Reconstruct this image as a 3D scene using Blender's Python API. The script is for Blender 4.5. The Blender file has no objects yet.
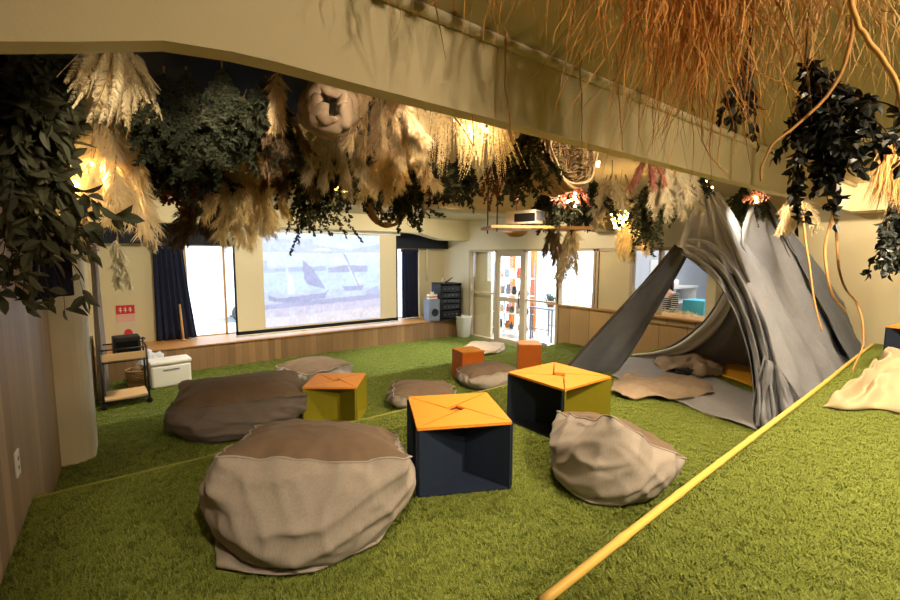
import bpy, bmesh, math, random
import numpy as np
from mathutils import Vector, Matrix, noise, Euler

scn = bpy.context.scene
COL = scn.collection
PI = math.pi
random.seed(7)

# ------------------------------------------------------------------ camera
cam = bpy.data.objects.new('camera', bpy.data.cameras.new('camera'))
COL.objects.link(cam)
cam.data.sensor_width = 36.0
cam.data.lens = 433.6 / 900 * 36
cam.data.clip_start = 0.03
_yaw, _pit, _rol = math.radians(36.65), math.radians(5.77), math.radians(.26)
_F = Vector((math.sin(_yaw)*math.cos(_pit), math.cos(_yaw)*math.cos(_pit), -math.sin(_pit)))
_r = Vector((math.cos(_yaw), -math.sin(_yaw), 0)); _u = _r.cross(_F)
_r2 = _r*math.cos(_rol)+_u*math.sin(_rol); _u2 = -_r*math.sin(_rol)+_u*math.cos(_rol)
cam.matrix_world = Matrix(((_r2.x, _u2.x, -_F.x, 0), (_r2.y, _u2.y, -_F.y, 0), (_r2.z, _u2.z, -_F.z, 1.9), (0, 0, 0, 1)))
scn.camera = cam

# ------------------------------------------------------------------ world, light, exposure
scn.view_settings.view_transform = 'Standard'
scn.view_settings.look = 'None'
scn.view_settings.exposure = 0.8
scn.view_settings.gamma = 1.0
scn.view_settings.use_curve_mapping = False
w = bpy.data.worlds.new('sky'); scn.world = w; w.use_nodes = True
w.node_tree.nodes['Background'].inputs[0].default_value = (.72, .87, 1.0, 1)
w.node_tree.nodes['Background'].inputs[1].default_value = 3.2

WARM = (1.0, .79, .53)
def light(name, kind, loc, energy, color=WARM, size=.1, target=None, angle=60, blend=.6, portal=False, sy=None):
    d = bpy.data.lights.new(name, kind); d.energy = energy; d.color = color
    o = bpy.data.objects.new(name, d); COL.objects.link(o); o.location = loc
    if kind == 'AREA':
        d.size = size
        if sy: d.shape = 'RECTANGLE'; d.size_y = sy
        d.cycles.is_portal = portal
    else: d.shadow_soft_size = size
    if kind == 'SPOT': d.spot_size = math.radians(angle); d.spot_blend = blend
    if target is not None:
        v = Vector(target)-Vector(loc); o.rotation_euler = v.to_track_quat('-Z', 'Y').to_euler()
    return o
# ceiling spots over the front platform, then one added unseen fill
light('spot_and_fill_front', 'SPOT', (2.3, -.2, 2.65), 190, WARM, .06, (2.7, .7, .8), 110)
light('spot_and_fill_front', 'SPOT', (4.3, .1, 2.65), 140, WARM, .06, (4.4, .6, .8), 110)
light('spot_and_fill_front', 'SPOT', (.2, .2, 2.62), 75, WARM, .05, (.78, 2.05, .8), 52)
light('spot_and_fill_front', 'SPOT', (1.3, -1.0, 2.64), 70, WARM, .06, (1.7, 1.3, 1.9), 120)  # added unseen fill, brightens the face of the front beam
# spots in the hanging plants
light('spot_middle', 'SPOT', (2.5, 2.2, 2.62), 105, WARM, .05, (2.6, 2.1, .5), 120)
light('spot_middle', 'SPOT', (3.1, 3.8, 2.62), 46, WARM, .05, (3.2, 4.2, .3), 120)
light('spot_stage', 'SPOT', (4.9, 6.9, 2.65), 240, (1, .92, .74), .05, (4.5, 6.9, 0), 66)
light('spot_stage', 'SPOT', (1.6, 6.4, 2.65), 70, (1, .85, .62), .05, (1.3, 6.6, 0), 110)
light('spot_tent', 'SPOT', (3.898,1.75,2.792), 40, (1, .85, .62), .03, (4.6, 1.6, 1.2), 120)
light('spot_tent', 'SPOT', (4.671,1.62,2.575), 40, (1, .85, .62), .03, (5.7, 1.4, 1.4), 110)
# daylight comes in through the windows
# added unseen spots behind the front beam, without fixtures, to brighten the plants
for x_, e_, t_, a_ in ((.10, 14, (-0.048,2.582,2.22), 42), (.10, 2.5, (0.215,2.676,2.531), 70), (.26, 20, (0.641,3.084,2.319), 40), (.70, 2.2, (0.783,2.001,2.522), 70), (.95, 7, (1.46,2.619,2.472), 60), (1.30, 8, (1.458,1.877,2.54), 60), (2.1, 8, (2.284,1.887,2.521), 85), (3.0, 10, (3.946,2.389,2.401), 70)):
    light('plant_fill', 'SPOT', (x_, 1.42, 2.45), e_, (1, .80, .54), .025, t_, a_)
light('fill_right', 'SPOT', (4.7, 4.9, 2.66), 70, WARM, .05, (6.5, 4.2, .7), 130)  # added fill without a fixture, brightens the panelled right wall
light('fill_rear', 'SPOT', (1.4, 6.0, 2.66), 90, (1, .88, .68), .06, (1.2, 7.4, .8), 150)  # pair of added unseen fills that brighten the rear bay
light('fill_rear', 'SPOT', (4.2, 6.0, 2.66), 90, (1, .88, .68), .06, (4.2, 7.4, .8), 150)
light('fill_wall', 'SPOT', (5.6, .4, 2.62), 80, WARM, .05, (6.9, 1.3, 1.5), 110)  # added fill to lift the right wall behind the tents
light('window_portal', 'AREA', (3.2, 9.06, 1.25), 1, (1, 1, 1), 5.0, (3.2, 8, 1.25), portal=True, sy=1.7)
light('shop_fill', 'AREA', (7.8, 6.2, 2.6), 120, (.92, .97, 1), 2.2, (7.8, 6.2, 0), sy=3)  # added area light that makes the shop glare behind the glass
light('kitchen_fill', 'AREA', (7.9, 3.2, 2.6), 22, (.95, .96, 1), 1.6, (7.9, 3.2, 0), sy=1.6)  # added area light, unseen, to brighten the kitchen

# ------------------------------------------------------------------ helpers
def s2l(c): return tuple(((x/255)/12.92 if x/255 <= .04045 else ((x/255+.055)/1.055)**2.4) for x in c)
def setp(o, label=None, cat=None, group=None, kind=None):
    for k, v in (('label', label), ('category', cat), ('group', group), ('kind', kind)):
        if v: o[k] = v
    return o
def thing(name, label, cat, loc=(0, 0, 0), rz=0, group=None):
    o = bpy.data.objects.new(name, None); COL.objects.link(o); o.location = loc; o.rotation_euler = (0, 0, rz)
    o.empty_display_size = .1
    return setp(o, label, cat, group)
def objm(name, me, parent=None):
    o = bpy.data.objects.new(name, me); COL.objects.link(o)
    if parent: o.parent = parent
    return o
def copy_tree(o, parent=None):
    c = o.copy(); COL.objects.link(c)
    if parent: c.parent = parent
    for ch in list(o.children): copy_tree(ch, c)
    return c

class MB:
    """collects shapes into one mesh"""
    def __init__(s): s.v = []; s.f = []; s.m = []; s.sm = []
    def add(s, vs, fs, mi=0, smooth=False):
        b = len(s.v); s.v += [tuple(p) for p in vs]
        for f in fs: s.f.append(tuple(b+i for i in f)); s.m.append(mi); s.sm.append(smooth)
    def box(s, c, d, mi=0, rz=0, M=None):
        hx, hy, hz = d[0]/2, d[1]/2, d[2]/2
        R = M or Matrix.Rotation(rz, 3, 'Z')
        vs = [Vector(c)+R @ Vector((x*hx, y*hy, z*hz)) for x in (-1, 1) for y in (-1, 1) for z in (-1, 1)]
        s.add(vs, [(0, 1, 3, 2), (4, 6, 7, 5), (0, 4, 5, 1), (2, 3, 7, 6), (0, 2, 6, 4), (1, 5, 7, 3)], mi)
        return s
    def b2(s, lo, hi, mi=0):
        return s.box([(a+b)/2 for a, b in zip(lo, hi)], [abs(b-a) for a, b in zip(lo, hi)], mi)
    def prism(s, poly, ax, a, b, mi=0):
        """poly: 2D list, extruded along axis ax from a to b"""
        n = len(poly)
        def P(p, t):
            q = list(p); q.insert(ax, t); return q
        vs = [P(p, a) for p in poly]+[P(p, b) for p in poly]
        fs = [tuple(range(n))[::-1], tuple(range(n, 2*n))]+[(i, (i+1) % n, n+(i+1) % n, n+i) for i in range(n)]
        s.add(vs, fs, mi); return s
    def tube(s, pts, r, n=8, mi=0, cap=True):
        pts = [Vector(p) for p in pts]; k = len(pts)
        rr = r if isinstance(r, (list, tuple)) else [r]*k
        t0 = (pts[1]-pts[0]).normalized()
        a = t0.orthogonal().normalized(); vs = []
        for i in range(k):
            t = (pts[min(i+1, k-1)]-pts[max(i-1, 0)]).normalized()
            a = (a-t*a.dot(t)); a = a.normalized() if a.length > 1e-6 else t.orthogonal().normalized()
            b = t.cross(a)
            for j in range(n):
                th = 2*PI*j/n; vs.append(pts[i]+(a*math.cos(th)+b*math.sin(th))*rr[i])
        fs = [(i*n+j, i*n+(j+1) % n, (i+1)*n+(j+1) % n, (i+1)*n+j) for i in range(k-1) for j in range(n)]
        if cap: fs += [tuple(range(n))[::-1], tuple(range((k-1)*n, k*n))]
        s.add(vs, fs, mi, True); return s
    def lathe(s, prof, c=(0, 0, 0), n=20, mi=0, M=None):
        vs = []
        for (r, z) in prof:
            for j in range(n):
                p = Vector((r*math.cos(2*PI*j/n), r*math.sin(2*PI*j/n), z))
                if M: p = M @ p
                vs.append(Vector(c)+p)
        k = len(prof)
        fs = [(i*n+j, i*n+(j+1) % n, (i+1)*n+(j+1) % n, (i+1)*n+j) for i in range(k-1) for j in range(n)]
        s.add(vs, fs, mi, True); return s
    def ball(s, c, r, n=12, mi=0, sq=(1, 1, 1)):
        k = max(5, n//2)
        s.lathe([(max(1e-4, r*math.sin(PI*i/k)), -r*math.cos(PI*i/k)) for i in range(k+1)], c, n, mi, Matrix.Diagonal(sq)); return s
    def grid(s, fn, nu, nv, mi=0):
        vs = [fn(i/nu, j/nv) for i in range(nu+1) for j in range(nv+1)]
        fs = [(i*(nv+1)+j, (i+1)*(nv+1)+j, (i+1)*(nv+1)+j+1, i*(nv+1)+j+1) for i in range(nu) for j in range(nv)]
        s.add(vs, fs, mi, True); return s
    def mesh(s, name, mats):
        me = bpy.data.meshes.new(name); me.from_pydata(s.v, [], s.f)
        for m in (mats if isinstance(mats, (list, tuple)) else [mats]): me.materials.append(m)
        me.polygons.foreach_set('material_index', s.m); me.polygons.foreach_set('use_smooth', s.sm); me.update()
        return me
    def build(s, name, mats, parent=None, bevel=0):
        o = objm(name, s.mesh(name, mats), parent)
        if bevel:
            b = o.modifiers.new('bevel', 'BEVEL'); b.width = bevel; b.segments = 2; b.limit_method = 'ANGLE'
        return o

# ------------------------------------------------------------------ materials
def nodes(name):
    m = bpy.data.materials.new(name); m.use_nodes = True
    nt = m.node_tree; return m, nt, nt.nodes['Principled BSDF'], nt.nodes['Material Output']
def mat(name, rgb, rough=.7, metal=0, var=.0, scale=8., bump=0., bscale=60., stretch=(1, 1, 1), spec=.3, coat=0., island=0., trans=0.):
    m, nt, p, out = nodes(name)
    c = s2l(rgb); p.inputs['Roughness'].default_value = rough; p.inputs['Metallic'].default_value = metal
    p.inputs['Specular IOR Level'].default_value = spec
    p.inputs['Base Color'].default_value = (*c, 1)
    tc = nt.nodes.new('ShaderNodeTexCoord'); mp = nt.nodes.new('ShaderNodeMapping'); mp.inputs['Scale'].default_value = stretch
    nt.links.new(tc.outputs['Object'], mp.inputs['Vector'])
    last = None
    if var or island:
        mx = nt.nodes.new('ShaderNodeMix'); mx.data_type = 'RGBA'
        v = var or island
        mx.inputs[6].default_value = (*[max(0, x*(1-v)) for x in c], 1); mx.inputs[7].default_value = (*[min(1, x*(1+v)) for x in c], 1)
        if island:
            g = nt.nodes.new('ShaderNodeNewGeometry'); nt.links.new(g.outputs['Random Per Island'], mx.inputs[0])
        else:
            n = nt.nodes.new('ShaderNodeTexNoise'); n.inputs['Scale'].default_value = scale; n.inputs['Detail'].default_value = 5
            nt.links.new(mp.outputs[0], n.inputs['Vector']); nt.links.new(n.outputs['Fac'], mx.inputs[0])
        nt.links.new(mx.outputs[2], p.inputs['Base Color']); last = mx.outputs[2]
    if bump:
        n = nt.nodes.new('ShaderNodeTexNoise'); n.inputs['Scale'].default_value = bscale; n.inputs['Detail'].default_value = 4
        b = nt.nodes.new('ShaderNodeBump'); b.inputs['Strength'].default_value = bump; b.inputs['Distance'].default_value = .01
        nt.links.new(mp.outputs[0], n.inputs['Vector']); nt.links.new(n.outputs['Fac'], b.inputs['Height']); nt.links.new(b.outputs[0], p.inputs['Normal'])
    if trans:
        t = nt.nodes.new('ShaderNodeBsdfTranslucent'); ms = nt.nodes.new('ShaderNodeMixShader'); ms.inputs[0].default_value = trans
        t.inputs[0].default_value = (*c, 1)
        if last: nt.links.new(last, t.inputs[0])
        nt.links.new(p.outputs[0], ms.inputs[1]); nt.links.new(t.outputs[0], ms.inputs[2]); nt.links.new(ms.outputs[0], out.inputs[0])
    return m
def emit(name, rgb, st):
    m, nt, p, out = nodes(name); e = nt.nodes.new('ShaderNodeEmission'); e.inputs[0].default_value = (*s2l(rgb), 1); e.inputs[1].default_value = st
    nt.links.new(e.outputs[0], out.inputs[0]); return m
def woodmat(name, rgb, axis=2, plank=0., rough=.5, var=.25, acrossax=0):
    """grain runs along axis; plank = board width in metres"""
    m, nt, p, out = nodes(name); c = s2l(rgb); p.inputs['Roughness'].default_value = rough; p.inputs['Specular IOR Level'].default_value = .3
    tc = nt.nodes.new('ShaderNodeTexCoord'); mp = nt.nodes.new('ShaderNodeMapping')
    sc = [14., 14., 14.]; sc[axis] = .9; mp.inputs['Scale'].default_value = sc
    nt.links.new(tc.outputs['Object'], mp.inputs['Vector'])
    n = nt.nodes.new('ShaderNodeTexNoise'); n.inputs['Scale'].default_value = 3.0; n.inputs['Detail'].default_value = 6; n.inputs['Distortion'].default_value = .6
    nt.links.new(mp.outputs[0], n.inputs['Vector'])
    mx = nt.nodes.new('ShaderNodeMix'); mx.data_type = 'RGBA'
    mx.inputs[6].default_value = (*[x*(1-var) for x in c], 1); mx.inputs[7].default_value = (*[min(1, x*(1+var)) for x in c], 1)
    nt.links.new(n.outputs['Fac'], mx.inputs[0]); col = mx.outputs[2]
    if plank:
        sp = nt.nodes.new('ShaderNodeSeparateXYZ'); nt.links.new(tc.outputs['Object'], sp.inputs[0])
        dv = nt.nodes.new('ShaderNodeMath'); dv.operation = 'DIVIDE'; dv.inputs[1].default_value = plank; nt.links.new(sp.outputs[acrossax], dv.inputs[0])
        fr = nt.nodes.new('ShaderNodeMath'); fr.operation = 'FRACT'; nt.links.new(dv.outputs[0], fr.inputs[0])
        fl = nt.nodes.new('ShaderNodeMath'); fl.operation = 'FLOOR'; nt.links.new(dv.outputs[0], fl.inputs[0])
        wn = nt.nodes.new('ShaderNodeTexWhiteNoise'); wn.noise_dimensions = '1D'; nt.links.new(fl.outputs[0], wn.inputs['W'])
        m1 = nt.nodes.new('ShaderNodeMapRange'); m1.inputs['To Min'].default_value = .72; m1.inputs['To Max'].default_value = 1.15; nt.links.new(wn.outputs['Value'], m1.inputs['Value'])
        gp = nt.nodes.new('ShaderNodeMath'); gp.operation = 'GREATER_THAN'; gp.inputs[1].default_value = .025; nt.links.new(fr.outputs[0], gp.inputs[0])
        m2 = nt.nodes.new('ShaderNodeMapRange'); m2.inputs['To Min'].default_value = .45; m2.inputs['To Max'].default_value = 1; nt.links.new(gp.outputs[0], m2.inputs['Value'])
        mu = nt.nodes.new('ShaderNodeMath'); mu.operation = 'MULTIPLY'; nt.links.new(m1.outputs[0], mu.inputs[0]); nt.links.new(m2.outputs[0], mu.inputs[1])
        vm = nt.nodes.new('ShaderNodeVectorMath'); vm.operation = 'SCALE'; nt.links.new(col, vm.inputs[0]); nt.links.new(mu.outputs[0], vm.inputs['Scale']); col = vm.outputs[0]
    nt.links.new(col, p.inputs['Base Color'])
    b = nt.nodes.new('ShaderNodeBump'); b.inputs['Strength'].default_value = .15; b.inputs['Distance'].default_value = .004
    nt.links.new(n.outputs['Fac'], b.inputs['Height']); nt.links.new(b.outputs[0], p.inputs['Normal'])
    return m
def fabric(name, rgb, weave=900., bump=.25, var=.14, rough=.95, streak=None, sheen=.3, trans=0., vscale=14.):
    m, nt, p, out = nodes(name); c = s2l(rgb); p.inputs['Roughness'].default_value = rough; p.inputs['Specular IOR Level'].default_value = .1
    p.inputs['Sheen Weight'].default_value = sheen*.2
    tc = nt.nodes.new('ShaderNodeTexCoord'); mp = nt.nodes.new('ShaderNodeMapping')
    mp.inputs['Scale'].default_value = streak or (1, 1, 1)
    nt.links.new(tc.outputs['Object'], mp.inputs['Vector'])
    n = nt.nodes.new('ShaderNodeTexNoise'); n.inputs['Scale'].default_value = vscale; n.inputs['Detail'].default_value = 8; n.inputs['Roughness'].default_value = .7
    nt.links.new(mp.outputs[0], n.inputs['Vector'])
    mr = nt.nodes.new('ShaderNodeMapRange'); mr.inputs['From Min'].default_value = .3; mr.inputs['From Max'].default_value = .7; nt.links.new(n.outputs['Fac'], mr.inputs['Value'])
    mx = nt.nodes.new('ShaderNodeMix'); mx.data_type = 'RGBA'
    mx.inputs[6].default_value = (*[x*(1-var) for x in c], 1); mx.inputs[7].default_value = (*[min(1, x*(1+var)) for x in c], 1)
    nt.links.new(mr.outputs[0], mx.inputs[0]); nt.links.new(mx.outputs[2], p.inputs['Base Color'])
    n2 = nt.nodes.new('ShaderNodeTexNoise'); n2.inputs['Scale'].default_value = weave/4; n2.inputs['Detail'].default_value = 3; nt.links.new(mp.outputs[0], n2.inputs['Vector'])
    b = nt.nodes.new('ShaderNodeBump'); b.inputs['Strength'].default_value = bump; b.inputs['Distance'].default_value = .004
    nt.links.new(n2.outputs['Fac'], b.inputs['Height']); nt.links.new(b.outputs[0], p.inputs['Normal'])
    if trans:
        t = nt.nodes.new('ShaderNodeBsdfTranslucent'); t.inputs[0].default_value = (*c, 1); ms = nt.nodes.new('ShaderNodeMixShader'); ms.inputs[0].default_value = trans
        nt.links.new(p.outputs[0], ms.inputs[1]); nt.links.new(t.outputs[0], ms.inputs[2]); nt.links.new(ms.outputs[0], out.inputs[0])
    return m
def glassmat(name, tint=(1, 1, 1), refl=.06):
    m, nt, p, out = nodes(name); t = nt.nodes.new('ShaderNodeBsdfTransparent'); t.inputs[0].default_value = (*tint, 1)
    g = nt.nodes.new('ShaderNodeBsdfGlossy'); g.inputs['Roughness'].default_value = .02
    ms = nt.nodes.new('ShaderNodeMixShader'); ms.inputs[0].default_value = refl
    nt.links.new(t.outputs[0], ms.inputs[1]); nt.links.new(g.outputs[0], ms.inputs[2]); nt.links.new(ms.outputs[0], out.inputs[0]); return m

CREAM = mat('cream_paint', (216, 203, 166), .8, var=.04, scale=2, bump=.06, bscale=180)
CREAMW = mat('pale_paint', (222, 214, 190), .8, var=.04, scale=2, bump=.05, bscale=180)
CEIL = mat('ceiling_paint', (196, 180, 142), .85, var=.05, scale=2, bump=.05, bscale=120)
NAVYC = fabric('navy_cloth', (38, 42, 66), 700, .2, .2)
NAVYP = mat('navy_panel', (30, 36, 46), .7, var=.1, scale=12)
PLANK = woodmat('plank_wall', (176, 150, 116), 2, .135, .55, .22, 1)
WOODF = woodmat('stage_wood', (190, 138, 84), 0, 0, .45, .18)
WOODS = woodmat('stage_front_wood', (150, 118, 82), 2, .11, .6, .2, 0)
WOODR = woodmat('pale_panel_wood', (202, 166, 118), 2, .42, .5, .12, 1)
FRAMEW = mat('pale_frame', (188, 172, 148), .5, var=.06)
WHITEP = mat('white_paint', (236, 236, 232), .5)
OAK = woodmat('oak', (200, 152, 92), 1, 0, .45, .15)
BLACKM = mat('black_metal', (24, 24, 26), .45, spec=.4)
BLACKPL = mat('black_plastic', (30, 30, 33), .5, var=.1)
GREYPL = mat('grey_plastic', (120, 128, 146), .45)
WHITEPL = mat('white_plastic', (238, 236, 228), .4, spec=.4)
GLASS = glassmat('window_glass')
ORANGE = woodmat('orange_ply', (228, 150, 50), 0, 0, .55, .06)
ORANGED = mat('orange_deep', (206, 108, 34), .5, var=.08)
NAVYB = mat('navy_board', (34, 44, 64), .55, var=.12, scale=20)
OLIVE = mat('olive_board', (138, 130, 28), .5, var=.08, scale=20)
GREYF = fabric('grey_canvas', (160, 151, 142), 800, .35, .18, streak=(14, 14, 1))
BROWNF = fabric('brown_stretch', (116, 98, 82), 1200, .12, .08)
DARKF = fabric('dark_taupe_canvas', (116, 106, 100), 800, .3, .16, streak=(1, 1, 10))
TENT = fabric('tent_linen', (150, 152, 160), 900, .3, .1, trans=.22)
TENT_SHADED = fabric('tent_linen_shaded', (112, 116, 126), 900, .3, .1, trans=.12)  # darker copy of the tent linen, shade put into the colour
SHEETG = fabric('grey_sheet', (148, 148, 152), 800, .3, .08)
TANF = fabric('tan_blanket', (152, 134, 114), 700, .3, .1)
YELF = fabric('yellow_mat', (214, 156, 30), 700, .3, .08)
CREAMF = fabric('cream_blanket', (184, 164, 132), 700, .35, .07)
BEIGEC = fabric('beige_cloth', (166, 144, 122), 900, .3, .1)
BAMBOO = mat('bamboo', (226, 186, 94), .4, var=.12, scale=10, stretch=(1, 6, 6))
TWINE = mat('twine', (120, 98, 66), .9)
RATTAN = mat('rattan', (168, 130, 84), .7, island=.3)
JUTE = fabric('jute', (150, 112, 70), 500, .5, .15)
P_BEIGE = mat('pampas_beige', (244, 224, 184), .9, island=.16, trans=.35)
P_GOLD = mat('pampas_gold', (250, 228, 180), .9, island=.14, trans=.35)
P_TAN = mat('pampas_tan', (234, 212, 172), .9, island=.18, trans=.3)
P_WHITE = mat('pampas_white', (246, 232, 196), .9, island=.08, trans=.35)
P_BROWN = mat('grass_brown', (134, 112, 86), .9, island=.3, trans=.15)
P_GREY = mat('pampas_grey', (214, 202, 172), .9, island=.15, trans=.2)
STEM = mat('dry_stem', (150, 122, 74), .8)
STEMD = mat('dark_stem', (62, 50, 34), .8)
L_EUCA = mat('eucalyptus_leaf', (78, 80, 60), .6, island=.3, trans=.12)
L_DARK = mat('dark_leaf', (50, 55, 40), .55, island=.35, trans=.08)
L_MID = mat('boxwood_leaf', (62, 68, 42), .6, island=.35, trans=.1)
L_BLACK = mat('preserved_leaf', (38, 44, 42), .38, island=.35, spec=.5)
L_PINK = mat('dried_pink', (170, 112, 98), .85, island=.25, trans=.15)
L_RUST = mat('dried_rust', (120, 72, 50), .85, island=.3, trans=.1)
RAFFIA = mat('raffia', (200, 142, 74), .7, island=.3, trans=.2)
RAFFIAP = mat('raffia_pale', (206, 166, 106), .7, island=.2, trans=.2)
VINE = mat('vine', (186, 140, 84), .6, var=.15, scale=20)
BULB = emit('bulb', (255, 200, 110), 26)

def turfmat(name, base):
    m, nt, p, out = nodes(name); p.inputs['Roughness'].default_value = .75; p.inputs['Specular IOR Level'].default_value = .2
    if base:
        tc = nt.nodes.new('ShaderNodeTexCoord')
        n = nt.nodes.new('ShaderNodeTexNoise'); n.inputs['Scale'].default_value = 150; n.inputs['Detail'].default_value = 6; nt.links.new(tc.outputs['Object'], n.inputs['Vector'])
        fac = n.outputs['Fac']
        a, b = s2l((70, 84, 28)), s2l((114, 126, 54))
        bp = nt.nodes.new('ShaderNodeBump'); bp.inputs['Strength'].default_value = .8; bp.inputs['Distance'].default_value = .02; nt.links.new(fac, bp.inputs['Height']); nt.links.new(bp.outputs[0], p.inputs['Normal'])
    else:
        g = nt.nodes.new('ShaderNodeNewGeometry'); fac = g.outputs['Random Per Island']
        a, b = s2l((84, 103, 36)), s2l((158, 169, 84))
    mx = nt.nodes.new('ShaderNodeMix'); mx.data_type = 'RGBA'; mx.inputs[6].default_value = (*a, 1); mx.inputs[7].default_value = (*b, 1)
    nt.links.new(fac, mx.inputs[0]); nt.links.new(mx.outputs[2], p.inputs['Base Color'])
    if not base:
        t = nt.nodes.new('ShaderNodeBsdfTranslucent'); nt.links.new(mx.outputs[2], t.inputs[0]); ms = nt.nodes.new('ShaderNodeMixShader'); ms.inputs[0].default_value = .2
        nt.links.new(p.outputs[0], ms.inputs[1]); nt.links.new(t.outputs[0], ms.inputs[2]); nt.links.new(ms.outputs[0], out.inputs[0])
    return m
TURFB, TURF = turfmat('turf_backing', True), turfmat('turf_blades', False)

# ------------------------------------------------------------------ the room shell
def struct(name, mb, mats, bevel=0):
    o = mb.build(name, mats, None, bevel); o['kind'] = 'structure'; return o
XL, XR, YB, YS, ZC = -.48, 6.5, 9.0, 8.15, 2.72
ZB, ZM, ZD = .30, .575, .90
struct('floor', MB().b2((XL, 5.12, -.12), (7.2, 9.1, 0)), TURFB)
struct('floor_lower_terrace', MB().b2((XL, 3.14, -.1), (7.2, 5.12, ZB)), TURFB)
struct('floor_middle_terrace', MB().b2((XL, .5, -.1), (7.2, 3.14, ZM)), TURFB)
struct('floor_upper_terrace', MB().prism([(XL, -2.7), (7.2, -2.7), (7.2, 1.03), (XL, .70)], 2, -.1, ZD), TURFB)
tuft = MB(); rnd = random.Random(3)
for k in range(16):
    a = rnd.uniform(0, 2*PI); r = .018*math.sqrt(rnd.random()); x, y = r*math.cos(a), r*math.sin(a)
    b = rnd.uniform(0, 2*PI); L = rnd.uniform(.5, .95); h = rnd.uniform(.010, .019); wv = .0014
    dx, dy = math.cos(b), math.sin(b); l1 = h*L*.35; l2 = h*L
    tuft.add([(x-dy*wv, y+dx*wv, 0), (x+dy*wv, y-dx*wv, 0), (x+dx*l1-dy*wv, y+dy*l1+dx*wv, h*.65), (x+dx*l1+dy*wv, y+dy*l1-dx*wv, h*.65), (x+dx*l2, y+dy*l2, h)], [(0, 1, 3, 2), (2, 3, 4)])
tuft_ob = bpy.data.objects.new('turf_tuft', tuft.mesh('turf_tuft', TURF))
def turf(name, poly, z, dens, label, seed):
    me = bpy.data.meshes.new(name); me.from_pydata([(p[0], p[1], z-.003) for p in poly], [], [tuple(range(len(poly)))]); me.materials.append(TURFB)
    o = objm(name, me); setp(o, label, 'artificial turf', None, 'stuff')
    ng = bpy.data.node_groups.new('turf', 'GeometryNodeTree')
    ng.interface.new_socket(name='Geometry', in_out='INPUT', socket_type='NodeSocketGeometry'); ng.interface.new_socket(name='Geometry', in_out='OUTPUT', socket_type='NodeSocketGeometry')
    N = ng.nodes.new; Lk = ng.links.new
    gi, go = N('NodeGroupInput'), N('NodeGroupOutput')
    d = N('GeometryNodeDistributePointsOnFaces'); d.inputs['Density'].default_value = dens; d.inputs['Seed'].default_value = seed
    oi = N('GeometryNodeObjectInfo'); oi.inputs['Object'].default_value = tuft_ob
    ip = N('GeometryNodeInstanceOnPoints')
    rv = N('FunctionNodeRandomValue'); rv.data_type = 'FLOAT_VECTOR'; rv.inputs[0].default_value = (-.12, -.12, 0); rv.inputs[1].default_value = (.12, .12, 6.283)
    rs = N('FunctionNodeRandomValue'); rs.data_type = 'FLOAT'; rs.inputs[2].default_value = .8; rs.inputs[3].default_value = 1.25
    jn = N('GeometryNodeJoinGeometry')
    Lk(gi.outputs[0], d.inputs['Mesh']); Lk(d.outputs['Points'], ip.inputs['Points']); Lk(oi.outputs['Geometry'], ip.inputs['Instance'])
    Lk(rv.outputs[0], ip.inputs['Rotation']); Lk(rs.outputs[1], ip.inputs['Scale']); Lk(ip.outputs[0], jn.inputs[0]); Lk(gi.outputs[0], jn.inputs[0]); Lk(jn.outputs[0], go.inputs[0])
    o.modifiers.new('blades', 'NODES').node_group = ng
    return o
struct('lit_turf_edge', MB().b2((XL, 3.125, ZM-.06), (6.5, 3.143, ZM+.012)), mat('lit_blade_tips', (150, 152, 70), .8, var=.2, scale=90))  # pale strip painted for the light on the blade tips
turf('artificial_turf', [(XL, 5.12), (6.5, 5.12), (6.5, YS), (XL, YS)], 0, 700, 'green artificial turf on the low floor in front of the stage', 1)
turf('artificial_turf', [(XL, 3.14), (6.5, 3.14), (6.5, 5.13), (XL, 5.13)], ZB, 1500, 'green artificial turf on the step below the bean bags', 2)
turf('artificial_turf', [(XL, .9), (6.5, .9), (6.5, 3.15), (XL, 3.15)], ZM, 3200, 'green artificial turf under the navy tables and largest bean bag', 3)
turf('artificial_turf', [(.3, -.4), (6.95, -.4), (6.95, 1.03), (.3, .74)], ZD, 6000, 'green artificial turf on the right foreground platform beyond the pole', 4)

struct('ceiling', MB().b2((-.7, -2.8, ZC), (7.3, 9.4, ZC+.1)), CEIL)
struct('wall_left', MB().b2((XL-.12, -2.8, -.1), (XL, 4.27, ZC)), PLANK)
struct('wall_left_rear', MB().b2((XL-.14, 4.27, -.1), (XL-.02, 9.3, ZC)), CREAM)
struct('wall_front', MB().b2((-.6, -2.8, -.1), (7.3, -2.7, ZC)), CREAM)
struct('wall_right_front', MB().b2((6.95, -2.8, -.1), (7.1, 2.6, ZC)), CREAM)
struct('wall_right_return', MB().b2((6.5, 2.6, -.1), (7.1, 2.72, ZC)), CREAM)
# beams with haunched ends, each running across the room
def beam(name, y0, y1, zb=2.42, hl=.12, hr=.14, x1=6.98, x0=-.5, m=CREAM):
    poly = [(x0, ZC)]
    for px, dz in ((-.5, 1.0), (-.3, .82), (-.19, .66), (-.05, .40), (.1, .10), (.25, .0), (.36, -.02), (.6, .0)): poly.append((px, zb-hl*dz))
    for k in range(9):
        t = k/8; poly.append((x1-1.5+.9*t, zb-hr*(3*t*t-2*t**3)))
    poly += [(x1, zb-hr), (x1, ZC)]
    mb = MB().prism(poly, 1, y0, y1)
    return struct(name, mb, m)
beam('beam_front', 1.275, 1.345, hl=.15, hr=.0)
beam('beam_middle', 4.2, 4.55, 2.46)
beam('beam_rear', 8.0, 8.3, 2.40, x1=6.5)
struct('trim_1', MB().tube([(-.4, 1.262, 2.70), (6.9, 1.262, 2.70)], .02, 8), CREAM)
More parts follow.
